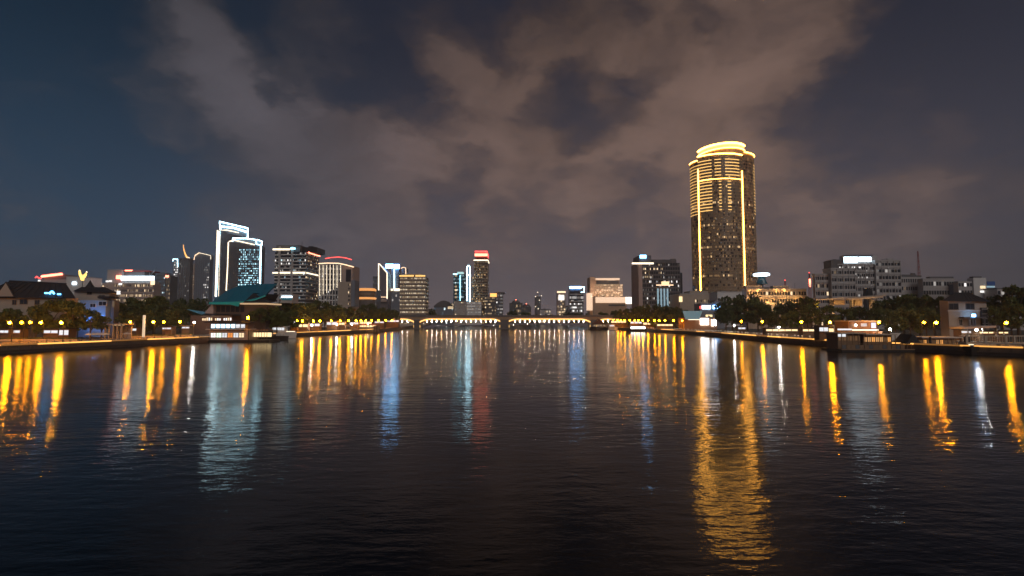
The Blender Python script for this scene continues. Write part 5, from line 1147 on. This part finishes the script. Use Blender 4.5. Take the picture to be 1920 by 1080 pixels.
b = Bld('white_boat', 'small white lit boat beside the dark peaked one', 'boat', 1148, 462, z0=0); X = lambda p: b.x(p, 612); hull(b, X(1140), X(1158), -2, 2, -.3, b.z(613), hull_wt, tip=3); b.part(MB().box(X(1142), X(1152), -1.2, 1.2, b.z(612.9), b.z(608.5), hull_wt), 'cabin'); b.part(MB().box(X(1142.6), X(1151), -1.3, -1.21, b.z(611.5), b.z(609.5), shop_white), 'cabin_window')
b = Bld('lit_launch', 'launch with a row of white lights moored at the right quay', 'boat', 1197, 405, z0=0); X = lambda p: b.x(p, 614); hull(b, X(1180), X(1216), -2, 2.5, -.3, b.z(618), hull_dk, tip=4); b.part(MB().box(X(1182), X(1210), -1.2, 2, b.z(617.9), b.z(612), hull_dk), 'cabin'); b.part(MB().box(X(1181), X(1211), -1.5, 2.3, b.z(611.9), b.z(611.2), hull_wt), 'roof')
for i in range(6): b.part(MB().box(X(1182.5+i*4.6), X(1185.6+i*4.6), -1.32, -1.21, b.z(616.2), b.z(612.8), shop_hot), 'light_panel')
# right: floating restaurant pontoon
b = Bld('floating_restaurant', 'long floating pontoon with timber cabins lit orange inside', 'pontoon', 1690, 158, z0=0); X = lambda p: b.x(p, 645)
b.part(MB().box(X(1572), X(1808), -1.5, 9, -.6, b.z(655), hull_dk), 'pontoon'); b.part(MB().box(X(1571), X(1809), -1.7, -1.51, b.z(655.8), b.z(654), wood), 'edge_beam')
def cabin(x0, x1, yt, yb, lit, n, roofm):
    b.part(MB().box(X(x0), X(x1), 1.2, 7, b.z(654.9), b.z(yt)-.2, wood), 'cabin_wall'); b.part(MB().box(X(x0)-.5, X(x1)+.5, -.9, 7.4, b.z(yt)-.197, b.z(yt)+.12, roofm), 'cabin_roof')
    for i in range(n):
        u0 = x0+(x1-x0)*(i+.1)/n; u1 = x0+(x1-x0)*(i+.9)/n; w = b.part(MB().box(X(u0), X(u1), 1.08, 1.19, b.z(yb), b.z(yt)-.9, random.choice(lit)), 'window'); MB().box(X((u0+u1)/2)-.05, X((u0+u1)/2)+.05, 1.02, 1.075, b.z(yb), b.z(yt)-.9, wood).build('mullion', w)
    for i in range(n+1): u = x0+(x1-x0)*i/n; b.part(MB().box(X(u)-.09, X(u)+.09, -.75, -.57, b.z(654), b.z(yt)-.2, wood), 'post')
o1 = emi('cabin_orange', (1, .42, .10), .8, False); o2 = emi('cabin_warm', (1, .52, .20), .5, False); o3 = emi('cabin_dim', (1, .5, .2), .09, False)
cabin(1576, 1618, 624.5, 639, [o2, o3, o3], 4, stone_edge); cabin(1624, 1676, 627, 641, [o1, o2, o2, o3], 7, stone_edge); cabin(1728, 1798, 632.5, 648, [o1, o2, o3, o3], 9, canvas)
b.part(MB().box(X(1576), X(1590), .9, 1.05, b.z(631.5), b.z(626.5), shop_white), 'lit_sign')
g = MB(); pk = (X(1710), 2, b.z(625)); g.quad((X(1696), -.6, b.z(645)), (X(1726), -.6, b.z(646)), (X(1712), -.6, b.z(627)), (X(1709), -.6, b.z(627)), black); g.quad((X(1726), -.6, b.z(646)), (X(1726), 6, b.z(646)), (X(1712), 6, b.z(627)), (X(1712), -.6, b.z(627)), black); g.quad((X(1696), 6, b.z(645)), (X(1696), -.6, b.z(645)), (X(1709), -.6, b.z(627)), (X(1709), 6, b.z(627)), black); b.part(g, 'tent_roof')
b.part(MB().prism([b.xz(1688, 641), b.xz(1694, 641), b.xz(1708, 625), b.xz(1688, 625)], 4, 4.2, canvas), 'canvas_screen')
for i in range(14): x0_ = 1573+i*8.4; b.part(MB().box(X(x0_), X(x0_+7.2), -1.45, -1.38, b.z(653.5), b.z(646.5), wood if i % 3 else conc_dk), 'deck_panel')
for i in range(30): b.part(MB().box(X(1573+i*8.1)-.05, X(1573+i*8.1)+.05, -1.37, -1.27, b.z(654), b.z(644.5), wood), 'rail_post')
b.part(MB().box(X(1572), X(1690), -1.36, -1.28, b.z(644.5), b.z(643.9), wood), 'hand_rail')
for px_, in ((1735,), (1800,), (1806,)): b.part(MB().lathe([(.32, -1), (.32, b.z(631))], X(px_), -1.9, black, 8), 'mooring_pile')
blu = mat('drum_blue', (.05, .10, .35), .5)
for i in range(7): b.part(MB().lathe([(.5, b.z(654)), (.55, b.z(651.5)), (.5, b.z(649.5))], X(1738+i*8.5), -.6, blu if i % 2 else hull_dk, 8), 'barrel')
# flat-roofed cafe above the pontoon, gangway at right
b = Bld('flat_cafe', 'flat roofed brown cafe with a round white lamp behind the pontoon', 'cafe', 1620, 190)
a, c = b.x(1588), b.x(1640); b.part(MB().box(a, c, 0, 8, 0, b.z(603), mat('cafe_brown', (.17, .10, .06), .8)), 'wall'); b.part(MB().box(a-.8, c+.8, -1.4, 8.6, b.z(603)+.003, b.z(601), conc), 'roof'); b.part(MB().ball((b.x(1599), -.8, b.z(609.5)), .42, emi('cafe_globe', (1, .93, .82), 9)), 'globe_light')
lit_box(b, 1633, 1641, 605, 615, emi('cafe_screen', (.7, .75, 1.0), .9), 'lit_screen', -.4, .3); lit_box(b, 1614, 1625, 606, 612, emi('cafe_window', (.6, .75, .9), .4), 'window', -.12, .1); lit_box(b, 1566, 1592, 616, 619, shop_white, 'lit_counter', -1.6, .3); lit_box(b, 1592, 1640, 617.5, 619.5, led_cream, 'light_strip', -2, .3)
b.part(MB().box(b.x(1562), b.x(1640), -3, -.15, 0, b.z(621), wood), 'terrace')
b = Bld('gangway', 'orange lit gangway bridge with white framed railing at the right edge', 'gangway', 1870, 143, z0=0); X = lambda p: b.x(p, 640)
b.part(MB().box(X(1812), X(1960), 0, 2.4, b.z(645.5), b.z(642.5), stone_edge), 'deck_beam'); b.part(MB().box(X(1812), X(1960), .1, .2, b.z(631), b.z(629.5), stone_edge), 'hand_rail'); b.part(MB().box(X(1812), X(1960), 2.2, 2.3, b.z(631), b.z(629.5), stone_edge), 'hand_rail')
for x0_ in (1813, 1849, 1887, 1903, 1925, 1950): b.part(MB().box(X(x0_)-.22, X(x0_)+.22, 0, .3, b.z(642.4), b.z(629), stone_edge), 'post')
for i in range(30): b.part(MB().box(X(1816+i*4.6)-.05, X(1816+i*4.6)+.05, .1, .2, b.z(642.4), b.z(631.1), stone_edge), 'baluster')
hull(b, X(1822), X(1965), .2, 4, -.4, b.z(650), hull_dk, 'float', tip=4); b.part(MB().box(X(1815), X(1824), -.3, -.1, b.z(646.8), b.z(645.8), led_cream), 'deck_light')
for x0_ in (1830, 1880, 1930): b.part(MB().box(X(x0_)-.3, X(x0_)+.3, 1, 1.6, b.z(651), b.z(645.6), conc_dk), 'support')
b = Bld('awning_shelter', 'pale flat awning on posts in front of the cream house', 'shelter', 1833, 176); b.part(MB().prism([b.xz(1803, 613.5), b.xz(1863, 610.5), b.xz(1863, 614), b.xz(1803, 617)], -1, 5, conc), 'roof')
for q in (1806, 1834, 1861): b.part(MB().box(b.x(q)-.1, b.x(q)+.1, -.9, -.7, 0, b.z(615), steel), 'post')

bo = thing('bollard', 'pale stone bollard at the water edge of the right promenade', 'bollard', (0, 0, PROM), 0, 'pale bollards on the right promenade')
MB().lathe([(.26, 0), (.24, .9), (.30, .95), (.30, 1.08), (.1, 1.2)], 0, 0, whitewall, 8).build('post', bo)
MB().lathe([(.31, .97), (.31, 1.05)], 0, 0, emi('bollard_light', (1, .80, .55), 1.2), 8).build('light_band', bo)
for i, (x, y, a_) in enumerate(along(RP, 3.2, 1, 0, 1e6, 3.4)):
    if not 185 < y < 420: continue
    if 'moved' not in bo: bo.location = (x, y, PROM); bo['moved'] = 1
    else: copy_tree(bo, (x+random.uniform(-.8, .8), y, PROM))
del bo['moved']
